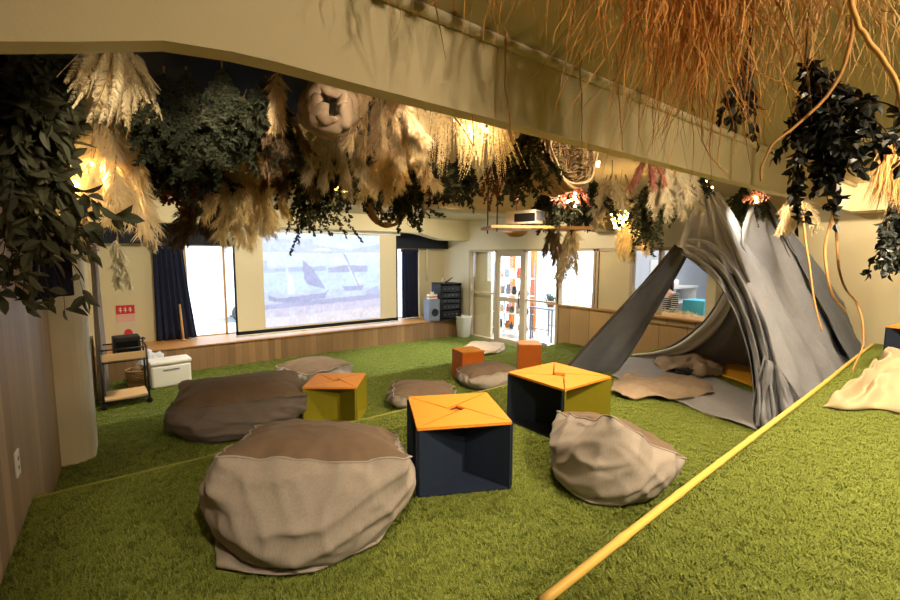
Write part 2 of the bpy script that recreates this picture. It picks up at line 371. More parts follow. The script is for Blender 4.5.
# rounded column on the left wall
mb = MB(); pts = [(-.6, 4.26), (-.47, 4.26)]
pts += [(-.40+.12*math.sin(t*PI/2)-.0, 4.26+.10-.10*math.cos(t*PI/2)) for t in [k/6 for k in range(7)]]
pts += [(-.28, 4.62), (-.6, 4.62)]
mb.prism(pts, 2, ZB-.02, ZC)
struct('column_1', mb, CREAMW)
struct('beam_wall_right', MB().b2((6.55, -2.7, 2.42), (6.97, 1.33, ZC)), CREAM)
struct('navy_ceiling_panel', MB().b2((XL, 1.72, 2.70), (1.35, 2.75, 2.73)), NAVYP)
# back wall, wide window behind the screen
mb = MB(); mb.b2((-.6, YB, -.1), (.82, YB+.14, ZC)); mb.b2((5.75, YB, -.1), (7.2, YB+.14, ZC)); mb.b2((.82, YB, 2.1), (5.75, YB+.14, ZC)); mb.b2((.82, YB, -.1), (5.75, YB+.14, .405))
struct('wall_back', mb, CREAM)
f = MB()
for x in (.84, 1.46, 2.9, 4.4, 5.73): f.b2((x-.02, YB+.05, .41), (x+.02, YB+.1, 2.1))
f.b2((.82, YB+.05, .405), (5.75, YB+.1, .43)); f.b2((.82, YB+.05, 2.06), (5.75, YB+.1, 2.1))
wf = struct('window_1', f, OAK)
pn = MB().b2((.86, YB+.07, .43), (5.71, YB+.076, 2.06)).build('pane', GLASS, wf)
# stage
struct('stage_platform', MB().b2((XL, YS+.02, -.05), (6.5, YB, .395)), WOODS)
struct('stage_deck', MB().b2((XL, YS-.005, .395), (6.5, YB, .415)), WOODF)

# right wall: header, glazed entrance, panelled counter wall
mb = MB(); mb.b2((XR, 2.6, 2.04), (XR+.14, 9.1, ZC)); mb.b2((XR, 7.97, -.1), (XR+.14, 9.1, 2.04))
struct('wall_right', mb, CREAMW)
struct('wall_right_pillar', MB().b2((XR+.02, 3.87, 1.0), (XR+.12, 4.47, 2.04)), CREAM)
struct('wall_right_panel', MB().b2((XR+.01, 2.6, -.05), (XR+.12, 5.3, .985)), WOODR)
mb = MB(); mb.b2((XR-.03, 3.88, .985), (XR+.16, 5.34, 1.015)); struct('trim_2', mb, OAK)
mb = MB()
for y in (5.32, 4.55, 4.49, 3.86, 3.40): mb.b2((XR-.01, y-.022, 1.0), (XR+.09, y+.022, 2.04))
mb.b2((XR-.01, 2.6, 2.0), (XR+.09, 5.3, 2.05))
wf = struct('window_2', mb, FRAMEW)
MB().b2((XR+.04, 4.56, 1.02), (XR+.046, 5.3, 2.0)).build('pane', GLASS, wf)
MB().b2((XR+.04, 3.42, 1.02), (XR+.046, 3.84, 2.0)).build('pane', GLASS, wf)
mb = MB()
for y in (7.95, 7.05, 6.2, 5.34): mb.b2((XR-.01, y-.03, 0), (XR+.08, y+.03, 2.04))
mb.b2((XR-.01, 5.3, 2.0), (XR+.08, 7.95, 2.05)); mb.b2((XR+.01, 5.34, 1.0), (XR+.06, 6.2, 1.035)); mb.b2((XR+.01, 7.05, 1.06), (XR+.06, 7.95, 1.09))
mb.b2((XR, 5.34, .0), (XR+.07, 6.2, .1)); mb.b2((XR, 7.05, 0), (XR+.07, 7.95, .05))
wf = struct('window_3', mb, FRAMEW)
for y0, y1 in ((5.37, 6.17), (7.08, 7.92)):
    MB().b2((XR+.03, y0, .08), (XR+.036, y1, 2.0)).build('pane', GLASS, wf)
d = MB(); y0, y1 = 6.23, 7.02
for y in (y0+.045, y1-.045): d.b2((XR+.0, y-.045, .03), (XR+.045, y+.045, 2.0))
for z in ((.03, .12), (.93, 1.03), (1.9, 2.0)): d.b2((XR+.002, y0, z[0]), (XR+.043, y1, z[1]))
dr = struct('door_1', d, FRAMEW, .004)
MB().b2((XR+.02, y0+.05, .1), (XR+.026, y1-.05, 1.92)).build('pane', GLASS, dr)
MB().tube([(XR-.03, y0+.06, .86), (XR-.06, y0+.06, .9), (XR-.06, y0+.06, 1.12), (XR-.03, y0+.06, 1.16)], .01).build('door_handle', BLACKM, dr)
# the rooms beyond the glass
struct('floor_shop', MB().b2((7.2, 1.9, -.12), (11.2, 9.1, .0)), mat('shop_floor', (212, 206, 196), .4))
struct('wall_shop_partition', MB().b2((6.7, 7.42, 0), (6.76, 8.9, 2.7)), CREAM)
struct('floor_threshold', MB().b2((6.6, 5.15, -.1), (7.2, 9.1, .01)), mat('threshold', (206, 198, 186), .4))
SHOPW = mat('shop_wall', (236, 240, 244), .8)
struct('wall_shop_far', MB().b2((11.1, 1.9, 0), (11.2, 4.4, 2.7)), SHOPW)
struct('wall_shop_side', MB().b2((7.1, 1.9, 0), (11.2, 2.0, 2.7)), SHOPW)
struct('wall_kitchen_divider', MB().b2((7.2, 4.35, 0), (11.2, 4.42, 2.7)), mat('kitchen_wall', (198, 204, 214), .8))
struct('wall_shop_rear', MB().b2((6.64, 8.95, 0), (8.0, 9.05, 2.7)), SHOPW)
struct('ceiling_shop', MB().b2((6.64, 1.9, 2.7), (11.2, 9.1, 2.76)), SHOPW)
PART2 = True

# ------------------------------------------------------------------ bean bags: sewn cushions, filled and settled on the ground
def cushion_mesh(name, size, tilt, press, seed, N=26, frames=42, vol=1.0, shrink=-.06):
    bm = bmesh.new(); vd = {}
    def v(i, j, k):
        if (i, j, k) not in vd: vd[(i, j, k)] = bm.verts.new(((i/N-.5)*size[0], (j/N-.5)*size[1], (k/N-.5)*size[2]))
        return vd[(i, j, k)]
    for a in range(N):
        for b in range(N):
            for s in (0, N):
                for ax in range(3):
                    vs = []
                    for (p, r) in ((a, b), (a+1, b), (a+1, b+1), (a, b+1)):
                        c = [p, r]; c.insert(ax, s); vs.append(v(*c))
                    f = bm.faces.new(vs); f.material_index = 1 if (ax == 2 and s == N) else 0; f.smooth = True
    bmesh.ops.recalc_face_normals(bm, faces=bm.faces)
    seam = [bm.verts.index_update()] and None
    bm.verts.index_update()
    ring = [v(i, 0, N).index for i in range(N)]+[v(N, j, N).index for j in range(N)]+[v(N-i, N, N).index for i in range(N)]+[v(0, N-j, N).index for j in range(N)]
    M = Matrix.Rotation(tilt[0], 4, 'X') @ Matrix.Rotation(tilt[1], 4, 'Y')
    for p in bm.verts:
        p.co = M @ p.co; p.co += noise.noise_vector(p.co*9+Vector((seed, 0, 0)))*.012
    z = min(p.co.z for p in bm.verts)
    for p in bm.verts: p.co.z += .01-z
    me = bpy.data.meshes.new(name); bm.to_mesh(me); bm.free(); o = objm(name, me)
    fl = objm('rest', MB().box((0, 0, -.05), (4, 4, .1)).mesh('rest', CREAM)); fl.modifiers.new('c', 'COLLISION'); fl.collision.thickness_outer = .005; fl.collision.cloth_friction = 20
    m = o.modifiers.new('cloth', 'CLOTH'); s = m.settings
    s.quality = 6; s.mass = .25; s.tension_stiffness = 25; s.compression_stiffness = 4; s.shear_stiffness = 4; s.bending_stiffness = .15
    s.tension_damping = 8; s.compression_damping = 8; s.shear_damping = 8; s.air_damping = 3
    s.use_pressure = True; s.uniform_pressure_force = press; s.use_pressure_volume = True; s.target_volume = size[0]*size[1]*size[2]*vol; s.shrink_min = shrink
    m.collision_settings.distance_min = .006
    m.point_cache.frame_start = 1; m.point_cache.frame_end = frames
    for fr in range(1, frames+1): scn.frame_set(fr)
    me2 = bpy.data.meshes.new_from_object(o.evaluated_get(bpy.context.evaluated_depsgraph_get()))
    bpy.data.objects.remove(o); bpy.data.objects.remove(fl); scn.frame_set(1)
    V = [p.co.copy() for p in me2.vertices]; z = min(p.z for p in V)
    H = max(p.z for p in V)-z; V = [Vector((p.x, p.y, p.z-z)) for p in V]
    cx, cy = sum(p.x for p in V)/len(V), sum(p.y for p in V)/len(V); Rw = Matrix.Rotation(.5+seed, 3, 'Z') @ Matrix.Rotation(.5, 3, 'X'); wr = []
    for p in V:
        h_ = p.z/H; e = 1-.17*max(0, 1-h_/.42)**1.6           # the underside rounds in towards the ground
        q = Rw @ p; a_ = noise.noise(Vector((q.x*2.6, q.y*2.6, q.z*9+seed))); b_ = noise.noise(Vector((q.x*4+7, q.y*9, q.z*6+seed)))
        rd_ = (1-min(1, abs(a_)*2.6))**2*.032+(1-min(1, abs(b_)*3))**2*.018
        rd_ *= min(1, h_*4)*(1.0 if h_ < .8 else max(.25, 1-(h_-.8)*4)); o_ = Vector((p.x-cx, p.y-cy, (p.z-H*.5)*.5)).normalized()
        wr.append(Vector((cx+(p.x-cx)*e, cy+(p.y-cy)*e, p.z))+o_*(rd_-.008))
    zz = min(p.z for p in wr); V = [Vector((p.x, p.y, p.z-zz)) for p in wr]
    F = [tuple(f.vertices) for f in me2.polygons]; mi = [f.material_index for f in me2.polygons]
    bpy.data.meshes.remove(me2)
    out = []
    for k in (0, 1):
        fs = [f for f, q in zip(F, mi) if q == k]; ids = sorted({i for f in fs for i in f}); mp = {i: n for n, i in enumerate(ids)}
        b = MB(); b.add([V[i] for i in ids], [tuple(mp[i] for i in f) for f in fs], 0, True); out.append(b)
    rp = [V[i] for i in ring]; rp.append(rp[0])
    out.append(MB().tube(rp, .0055, 6, cap=False)); return out
def bean_bag(meshes, label, loc, rz, sc=(1, 1, 1), cover=None, top=None, group='bean bags on the turf'):
    t = thing('bean_bag', label, 'bean bag', loc, rz, group); t.scale = sc
    for nm, b, m in (('canvas_cover', meshes[0], cover or GREYF), ('stretch_panel', meshes[1], top or BROWNF)):
        o = b.build(nm, m, t); ss = o.modifiers.new('smooth', 'SUBSURF'); ss.levels = ss.render_levels = 1
        if nm == 'stretch_panel': o['label'] = 'smooth brown stretch panel'
    meshes[2].build('piping', cover or GREYF, t)
    return t
import os
CM_BIG = cushion_mesh('cushion', (.77, .72, .62), (.26, -.10), 12, 1, 36, shrink=-.07)
CM_SIDE = cushion_mesh('cushion', (.58, .54, .49), (.46, .32), 13.5, 2, 30, shrink=-.07)
CM_LONG = cushion_mesh('cushion', (.98, .72, .48), (.20, .06), 8.5, 3, 30, shrink=-.08)
CM_LOW = cushion_mesh('cushion', (.62, .56, .36), (.1, .2), 6.5, 5, 24)
bean_bag(CM_BIG, 'largest bean bag in front, pale grey canvas with brown top', (.72, 2.11, ZM+.012), math.radians(155))
bean_bag(CM_SIDE, 'tilted grey bean bag beside the yellow pole, brown panel on its far side', (2.24, 1.43, ZM+.012), math.radians(61), (.93, .93, 1.06))
bean_bag(CM_LONG, 'long dark taupe bean bag near the black trolley', (.80, 4.34, ZB+.012), math.radians(-12), cover=DARKF)
bean_bag(CM_LOW, 'light grey bean bag in front of the stage, behind the olive fronted table', (2.2, 6.3, .012), math.radians(20), (1.35, 1.2, 1.85))
bean_bag(CM_LOW, 'small slumped bean bag between two orange topped tables', (2.52, 3.86, ZB+.012), math.radians(-30), (1.0, .85, 1.1))
bean_bag(CM_LOW, 'small grey bean bag against the left orange stool', (3.55, 4.0, ZB+.012), math.radians(160), (1.0, .9, 1.3))
bean_bag(CM_LOW, 'flattened beige bean bag lying near the glass door', (5.75, 6.55, .012), math.radians(35), (1.45, 1.15, .62), TANF, BEIGEC)

# ------------------------------------------------------------------ pinwheel tables: four triangular shelf modules each
def table(label, loc, rz, side, h, cols, group='pinwheel tables on the turf'):
    """cols: board colours of the modules on the -Y, +X, +Y, -X sides"""
    t = thing('table', label, 'table', loc, rz, group)
    a = side/2; g = .007; hole = side*.10; th = .016
    # pinwheel: each piece runs from a corner to a corner of the square hole
    cs = [(-a, -a), (a, -a), (a, a), (-a, a)]
    hs = [(-hole*.2, -hole), (hole, -hole*.2), (hole*.2, hole), (-hole, hole*.2)]
    for k in range(4):
        A, B = Vector(cs[k]), Vector(cs[(k+1) % 4]); P, Q = Vector(hs[(k+1) % 4]), Vector(hs[k])
        quad = [A, B, P, Q]; c = sum(quad, Vector((0, 0)))/4
        quad = [c+(q-c)*(1-g/ max(.05, (q-c).length)) for q in quad]
        col = cols[k]
        b = MB()
        b.prism([tuple(q) for q in quad], 2, .004, th, 0)
        ins = [c+(q-c)*.985 for q in quad]
        def wall(p, q):
            n = Vector((-(q-p).y, (q-p).x)).normalized()*.012
            if n.dot(c-(p+q)/2) < 0: n = -n
            b.prism([tuple(p), tuple(q), tuple(q+n), tuple(p+n)], 2, th, h-th, 0)
        wall(quad[1], quad[2]); wall(quad[2], quad[3]); wall(quad[3], quad[0])
        mo = b.build('triangle_module', col, t)
        if k == 0: MB().box((0, 0, h-.03), (hole*2.2, hole*2.2, .012)).build('hole_plate', ORANGED, t)
        MB().prism([tuple(q) for q in quad], 2, h-th, h, 0).build('top_panel', ORANGE, mo)['label'] = 'orange top panel'
    return t
N_, O_ = NAVYB, OLIVE
table('navy table with orange pinwheel top, beside the largest bean bag', (1.56, 2.03, ZM+.005), math.radians(-26), .54, .40, (N_, N_, N_, N_))
table('orange topped table with navy and olive sides, in front of the tent', (2.68, 2.165, ZM+.005), math.radians(0), .57, .40, (O_, O_, N_, N_))
table('olive sided table with orange top, behind the largest bean bag', (1.575, 3.98, ZB+.005), math.radians(-35.7), .505, .39, (O_, O_, O_, O_))
table('navy table with orange top at the right edge, behind the cream blanket', (5.60, .44, ZD+.005), math.radians(-8), .54, .40, (N_, N_, N_, N_))
def stool(label, loc, rz, s, h):
    t = thing('stool', label, 'stool', loc, rz, 'orange block stools')
    MB().box((0, 0, (h-.018)/2+.002), (s-.006, s-.006, h-.022)).build('body', ORANGED, t, .004)
    MB().box((0, 0, h-.008), (s, s, .016)).build('top_panel', ORANGE, t, .003)
stool('orange block stool on the left, behind a small bean bag', (3.54, 4.36, ZB+.005), math.radians(-12), .32, .38)
stool('orange block stool on the right, nearer the glass door', (4.53, 4.20, ZB+.005), math.radians(-40), .32, .38)

# bamboo pole along the platform edge
p = MB(); P0, P1 = Vector((.88, .752, ZD+.028)), Vector((6.75, 1.02, ZD+.03)); pts = []; rr = []
for k in range(121):
    t = k/120; q = P0.lerp(P1, t); q.z += .006*math.sin(9*t); pts.append(q); rr.append(.0145*(1.14 if k % 9 == 0 else 1)-.003*t)
setp(p.tube(pts, rr, 12).build('bamboo_pole', BAMBOO), 'long yellow bamboo pole lying along the edge of the turf platform', 'pole')

# ------------------------------------------------------------------ screen, projector, stage equipment
def pip(p, poly):
    x, y = p; r = False; n = len(poly)
    for i in range(n):
        (x1, y1), (x2, y2) = poly[i], poly[(i+1) % n]
        if (y1 > y) != (y2 > y) and x < (x2-x1)*(y-y1)/(y2-y1)+x1: r = not r
    return r
PIC = [  # shapes of the projected harbour film still: polygon (u right, v down), colour
    ([(0, .14), (.4, .12), (.7, .17), (1, .1), (1, .2), (.5, .22), (0, .2)], (176, 196, 240)),
    ([(.38, .19), (.42, .165), (.47, .155), (.52, .165), (.56, .19)], (235, 245, 255)),
    ([(0, .07), (.22, .07), (.22, .2), (0, .2)], (186, 206, 246)), ([(.25, .06), (.4, .06), (.4, .2), (.25, .2)], (182, 200, 240)),
    ([(0, .38), (.5, .36), (.5, .41), (0, .42)], (160, 178, 224)), ([(.52, .38), (.66, .35), (.88, .36), (.88, .43), (.52, .43)], (150, 160, 205)),
    ([(.3, .28), (.31, .5), (.34, .56), (.44, .6), (.49, .62), (.44, .5), (.38, .38)], (142, 152, 200)),
    ([(.17, .36), (.18, .66), (.24, .66), (.22, .5)], (216, 228, 255)), ([(.03, .66), (.1, .7), (.48, .66), (.52, .62), (.48, .72), (.2, .76), (.03, .72)], (140, 146, 192)),
    ([(.66, .25), (.7, .36), (.82, .56), (.76, .58), (.71, .42)], (222, 234, 255)), ([(.65, .22), (.67, .22), (.8, .6), (.785, .6)], (146, 160, 208)),
    ([(.64, .6), (.84, .59), (.82, .65), (.66, .65)], (144, 152, 200)), ([(.86, .66), (.98, .6), (1, .7), (.86, .72)], (160, 172, 214)),
    ([(0, .3), (.03, .3), (.03, .42), (0, .42)], (170, 186, 230)),
    ([(0, .76), (1, .7), (1, .76), (0, .81)], (150, 156, 200)), ([(0, .81), (1, .76), (1, 1), (0, 1)], (192, 188, 216)), ([(.0, .9), (1, .86), (1, 1), (0, 1)], (210, 204, 214))]
for k in range(5): PIC.append(([(.3+.08*k+.01*(k%2), .80), (.312+.08*k+.01*(k%2), .80), (.309+.08*k, .89), (.303+.08*k, .89)], (206, 210, 238)))
for k in range(12): PIC.append(([(.67+.027*k, .205), (.683+.027*k, .205), (.683+.027*k, .222), (.67+.027*k, .222)], (250, 252, 255)))
for k in range(3): PIC.append(([(.03+.16*k, .84), (.07+.16*k, .84), (.06+.16*k, .97), (.04+.16*k, .97)], (200, 206, 244)))
def picture(u, v):
    c = (204, 226, 255) if v < .35 else (186, 212, 250) if v < .62 else (182, 200, 240)
    for poly, col in PIC:
        if pip((u, v), poly): c = col
    n = noise.noise(Vector((u*34, v*30, 1)))*.06+noise.noise(Vector((u*9, v*11, 4)))*.06+noise.noise(Vector((u*70, v*26, 7)))*.05
    return tuple(max(0, min(1, (x*.84+q*.16)/255*(1+n))) for x, q in zip(c, (200, 216, 252)))
scr = thing('projection_screen', 'large projection screen showing sailing boats, over the stage', 'screen', (3.12, 8.32, 0))
x0, x1, z0, z1 = 1.52-3.12, 4.72-3.12, .55, 2.34
WHITES = mat('screen_fabric', (226, 212, 180), .8)
MB().b2((x0, -.003, z0), (x1, .003, z1)).build('screen_fabric', WHITES, scr)
b = MB(); b.b2((x0-.035, -.005, z0-.06), (x0, .005, z1)); b.b2((x1, -.005, z0-.06), (x1+.035, .005, z1)); b.b2((x0-.035, -.005, z0-.07), (x1+.035, .005, z0)); b.build('black_border', BLACKPL, scr)
MB().tube([(x0-.04, 0, z0-.08), (x1+.04, 0, z0-.08)], .018, 10).build('weight_bar', WHITEPL, scr)
MB().b2((x0-.08, -.05, z1), (x1+.08, .05, 2.405)).build('roller_case', WHITEP, scr)
nx, ny = 150, 110; bu0, bu1, bv0, bv1 = 1.98-3.12, 4.32-3.12, .58, 2.32
b = MB(); b.grid(lambda i, j: (bu0+(bu1-bu0)*i, -.006, bv1+(bv0-bv1)*j), nx, ny)
b.f = [f[::-1] for f in b.f]
po = b.build('projected_picture', WHITES, scr); me = po.data
ca = me.color_attributes.new('film', 'FLOAT_COLOR', 'POINT')
vals = np.ones((len(me.vertices), 4), np.float32)
for i in range(nx+1):
    for j in range(ny+1): vals[i*(ny+1)+j, :3] = s2l([255*q for q in picture(i/nx, j/ny)])
ca.data.foreach_set('color', vals.ravel())
m, nt, pr, out = nodes('projected_film'); at = nt.nodes.new('ShaderNodeAttribute'); at.attribute_name = 'film'; e = nt.nodes.new('ShaderNodeEmission'); e.inputs[1].default_value = .72
ad = nt.nodes.new('ShaderNodeAddShader'); pr.inputs['Base Color'].default_value = (.16, .15, .13, 1); pr.inputs['Roughness'].default_value = .9
nt.links.new(at.outputs['Color'], e.inputs[0]); nt.links.new(e.outputs[0], ad.inputs[0]); nt.links.new(pr.outputs[0], ad.inputs[1]); nt.links.new(ad.outputs[0], out.inputs[0])
me.materials.clear(); me.materials.append(m); po['label'] = 'pale blue film picture of sailing boats in a harbour'

# projector on a hung shelf
t = thing('projector', 'white projector on the hanging shelf under the plants', 'projector', (2.95, 2.75, 2.165), math.radians(14))
MB().box((0, 0, .075), (.40, .30, .12)).build('body', WHITEPL, t, .012)
MB().box((-.12, -.152, .085), (.12, .008, .075)).build('vent_panel', GREYPL, t)
MB().lathe([(.0, .0), (.045, 0), (.05, .05), (.038, .05), (.034, .02), (0, .02)], (.09, .15, .08), 18, 0, Matrix.Rotation(-PI/2, 3, 'X')).build('lens', BLACKPL, t)
MB().box((-.2, -.05, .07), (.006, .2, .07)).build('vent_panel', BLACKPL, t)
for sx in (-.15, .15):
    MB().lathe([(.014, 0), (.014, .016)], (sx, 0, 0), 10).build('foot', BLACKPL, t)
t = thing('hanging_shelf', 'thin wooden shelf hung from the ceiling on black rods', 'shelf', (2.98, 2.72, 2.14), math.radians(-36+8))
MB().box((0, 0, .012), (.92, .40, .024)).build('board', OAK, t, .003)
for sx in (-.40, .06, .42):
    for sy in ((-.17, .17) if sx != .06 else (-.17,)):
        MB().tube([(sx, sy, -.03), (sx, sy, ZC-2.14)], .006, 6).build('rod', BLACKM, t)
# rack, speaker, tissue box
t = thing('equipment_rack', 'black open rack of audio gear in the stage corner', 'rack', (6.05, 8.28, .415), math.radians(-10))
b = MB(); b.b2((-.27, -.25, 0), (-.25, .25, .86)); b.b2((.25, -.25, 0), (.27, .25, .86)); b.b2((-.27, -.25, .84), (.27, .25, .86)); b.b2((-.27, -.25, 0), (.27, .25, .03)); b.b2((-.25, .23, .03), (.25, .25, .84)); b.build('case', BLACKPL, t)
for k, (z, hh) in enumerate(((.06, .16), (.25, .12), (.40, .09), (.52, .12), (.67, .13))):
    u = MB().b2((-.235, -.24, z), (.235, .1, z+hh)).build('rack_unit', mat('unit_%d' % k, (24+3*k, 25+3*k, 28+3*k), .4), t)
    for i in range(4): MB().lathe([(.001, 0), (.014, 0), (.012, .02), (.001, .02)], (-.15+.1*i, -.24, z+hh/2), 10, 0, Matrix.Rotation(PI/2, 3, 'X')).build('knob', GREYPL, u)
t = thing('speaker', 'grey-sided speaker cabinet standing left of the audio rack', 'speaker', (5.62, 8.25, .415), math.radians(-6))
MB().b2((-.14, -.13, 0), (.14, .15, .50)).build('cabinet', GREYPL, t, .006)
MB().b2((.141, -.12, .02), (.148, .14, .48)).build('side_grille', BLACKPL, t)
g = MB().b2((-.125, -.142, .02), (.125, -.131, .48)).build('front_grille', GREYPL, t)
MB().lathe([(.0, 0), (.05, .0), (.09, .012)], (0, -.143, .2), 20, 0, Matrix.Rotation(PI/2, 3, 'X')).build('driver', BLACKPL, g)
t = thing('tissue_box', 'small tissue box with orange band on the grey speaker', 'tissue box', (5.62, 8.25, .917), math.radians(-6))
MB().b2((-.11, -.06, 0), (.11, .06, .11)).build('box', WHITEPL, t, .003); MB().b2((-.111, -.061, .035), (.111, .061, .065)).build('band', ORANGED, t)
b = MB(); b.grid(lambda u, v: (-.05+.1*u, .02*math.sin(9*u)*v, .11+.05*v+.012*math.sin(7*u)), 10, 4); b.build('tissue', WHITEPL, t)
t = thing('ornament', 'small pale ornament with a dark cloth on the audio rack', 'ornament', (6.0, 8.28, 1.277))
MB().ball((-.08, -.05, .055), .055).ball((-.08, -.06, .12), .035).build('figure', mat('ornament_pale', (190, 176, 150), .7), t)
b = MB(); b.grid(lambda u, v: (.02+.2*u, -.05+.1*v, .0+.13*u*(1-.3*v)+.015*math.sin(11*u+5*v)), 8, 6); b.build('cloth', BLACKPL, t)
t = thing('waste_bin', 'white plastic bin between the stage and the glass door', 'bin', (6.30, 7.93, .0))
b = MB()
def sq(r, k, n=28):
    a = 2*PI*k/n; e = .45; return (r*math.copysign(abs(math.cos(a))**e, math.cos(a)), r*math.copysign(abs(math.sin(a))**e, math.sin(a)))
def bin_pt(u, v):
    i = v*28; prof = [(.10, .0), (.12, .015), (.155, .47), (.165, .48), (.165, .50), (.15, .50), (.14, .3), (.11, .03)]
    q = u*7; a = min(6, int(q)); f_ = q-a; r = prof[a][0]*(1-f_)+prof[a+1][0]*f_; z = prof[a][1]*(1-f_)+prof[a+1][1]*f_
    x, y = sq(r, i); return (x, y, z+.003)
b.grid(bin_pt, 7, 28); b.build('bin_body', WHITEPL, t); MB().b2((-.09, -.09, .003), (.09, .09, .012)).build('bin_base', WHITEPL, t)
MB().grid(lambda u, v: tuple(c*(1.02 if i < 2 else 1) for i, c in enumerate(bin_pt(.30+u*.28, .62+.12*v)))[0:2]+(bin_pt(.30+u*.28, .62)[2]-.1*u*0,), 6, 4).build('bag_fold', WHITEP, t)
setp(MB().tube([(5.95, 8.94, 1.3), (5.95, 8.94, ZC)], .022, 10).build('wall_pipe', CREAM), 'thin cream pipe up the wall behind the audio rack', 'pipe')
# curtains
def curtain(label, x0, x1, z0, z1, y, folds, m, flare=.0, name='curtain', axis='x', cat='curtain', amp=.035, lean=0.):
    b = MB(); rd = random.Random(int(abs(x0)*100)); ph = [rd.uniform(0, 6) for _ in range(4)]
    def fn(u, v):
        wv = (1-v)
        xx = x0+(x1-x0)*u+flare*(u-.1)*wv**1.3+lean*wv
        d = amp*math.sin(2*PI*folds*u+ph[0]+.5*math.sin(3*u+ph[1]))*(.45+.55*wv)+.012*math.sin(2*PI*folds*2.3*u+ph[2]+2*v)
        p = (xx, y+d, z0+(z1-z0)*v)
        return p if axis == 'x' else (p[1], p[0], p[2])
    b.grid(fn, folds*10, 14)
    t = thing(name, label, cat, (0, 0, 0)); o = b.build('cloth', m, t); so = o.modifiers.new('solid', 'SOLIDIFY'); so.thickness = .006
    hd = MB()
    if axis == 'x': hd.b2((x0-.01, y-.04, z1-.07), (x1+.01, y+.04, z1))
    else: hd.b2((y-.04, x0, z1-.05), (y+.04, x1, z1))
    hd.build('heading', m, t); return t
curtain('navy curtain gathered at the left stage window', .36, .80, .425, 2.06, 8.90, 6, NAVYC, .16)
curtain('navy curtain hanging to the right of the screen', 5.20, 5.62, .425, 2.06, 8.88, 5, NAVYC, .03)
curtain('grey curtain drawn back against the left wall behind the trolley', 6.95, 7.7, .05, 2.0, -.33, 4, DARKF, .1, axis='y', lean=-.1)
setp(MB().tube([(.72, 8.72, .425), (.70, 8.80, 1.05)], [.02, .016], 10).tube([(.72, 8.72, .425), (.72, 8.72, .455)], [.045, .02], 12).build('wooden_stand', OAK), 'short wooden stick standing before the left navy curtain', 'stick')
t = thing('valance', 'navy valance above the left stage window', 'valance', (0, 8.84, 0)); MB().b2((-.45, -.05, 2.08), (1.45, .05, 2.42)).build('cloth', NAVYP, t); MB().b2((-.46, -.06, 2.40), (1.45, .06, 2.44)).build('rail', BLACKPL, t)
t = thing('valance', 'navy valance above the curtain right of the screen', 'valance', (0, 8.84, 0)); MB().b2((4.85, -.05, 2.08), (6.47, .05, 2.42)).build('cloth', NAVYP, t); MB().b2((4.85, -.06, 2.40), (6.47, .06, 2.44)).build('rail', BLACKPL, t)
# poster on the back wall
t = thing('poster', 'red and white notice on the back wall above the trolley', 'poster', (-.06, YB-.002, .80))
REDP, PINKP = mat('poster_red', (206, 52, 58), .7), mat('poster_pink', (226, 176, 166), .7)
t.scale = (.66, 1, .82)
MB().b2((-.19, -.004, -.32), (.19, 0, .32)).build('sheet', mat('poster_paper', (214, 200, 176), .7), t)
MB().b2((-.19, -.006, .14), (.19, -.004, .32)).build('header', REDP, t)
for k, x in enumerate((-.1, .0, .1)):
    b = MB(); b.b2((x-.035, -.008, .21), (x+.03, -.006, .225)); b.b2((x-.006, -.008, .175), (x+.008, -.006, .275)); b.b2((x-.03, -.008, .25), (x+.02, -.006, .262)); b.build('lettering', WHITEP, t)
MB().b2((-.19, -.006, -.02), (.19, -.004, .13)).build('pink_band', PINKP, t)
MB().lathe([(.001, 0), (.09, 0)], (0, -.006, -.32), 20, 0, Matrix.Rotation(PI/2, 3, 'X')).build('emblem', REDP, t).location = (.03, 0, .06)
# outlet on the plank wall
t = thing('wall_outlet', 'white wall outlet plate on the wooden wall', 'outlet', (XL, 2.84, .90))
MB().box((.004, 0, 0), (.008, .075, .125)).build('plate', WHITEPL, t, .002)
for z in (.022, -.022): MB().box((.009, -.006, z), (.002, .004, .018)).box((.009, .008, z), (.002, .004, .018)).build('socket', GREYPL, t)

# ------------------------------------------------------------------ trolley and its surroundings
t = thing('trolley', 'black framed trolley with two wooden shelves by the left wall', 'trolley', (-.10, 6.88, 0), math.radians(3))
wx, wy = .23, .22
fr = MB()
for x in (-wx, wx):
    for y in (-wy, wy): fr.tube([(x, y, .07), (x, y, .80 if y > 0 else .74)], .011, 8)
    fr.tube([(x, -wy, .74), (x, wy, .74)], .011, 8); fr.tube([(x, -wy, .09), (x, wy, .09)], .011, 8)
for z in (.09, .74):
    for y in (-wy, wy): fr.tube([(-wx, y, z), (wx, y, z)], .010, 8)
fr.tube([(-wx, -wy, .58), (wx, -wy, .58)], .009, 8)
fr.build('frame', BLACKM, t)
PALEW = woodmat('pale_shelf', (222, 186, 138), 0, 0, .45, .1)
MB().b2((-wx+.01, -wy+.01, .10), (wx-.01, wy-.01, .125)).build('lower_shelf', PALEW, t, .003)
b = MB().b2((-wx+.01, -wy+.01, .60), (wx-.01, wy-.01, .615)); b.b2((-wx+.01, -wy-.004, .60), (wx-.01, -wy+.008, .69)); b.build('upper_shelf', PALEW, t, .003)
for x in (-wx, wx):
    for y in (-wy, wy):
        w_ = MB().lathe([(.004, -.014), (.034, -.014), (.036, 0), (.034, .014), (.004, .014)], (x, y, .038), 14, 0, Matrix.Rotation(PI/2, 3, 'X')).build('wheel', BLACKPL, t)
        MB().b2((x-.02, y-.018, .045), (x+.02, y+.018, .075)).build('caster_fork', BLACKM, w_)
t = thing('appliance', 'black box shaped appliance on top of the trolley', 'appliance', (-.06, 6.85, .617), math.radians(5))
MB().b2((-.14, -.12, .012), (.14, .12, .255)).build('body', BLACKPL, t, .015)
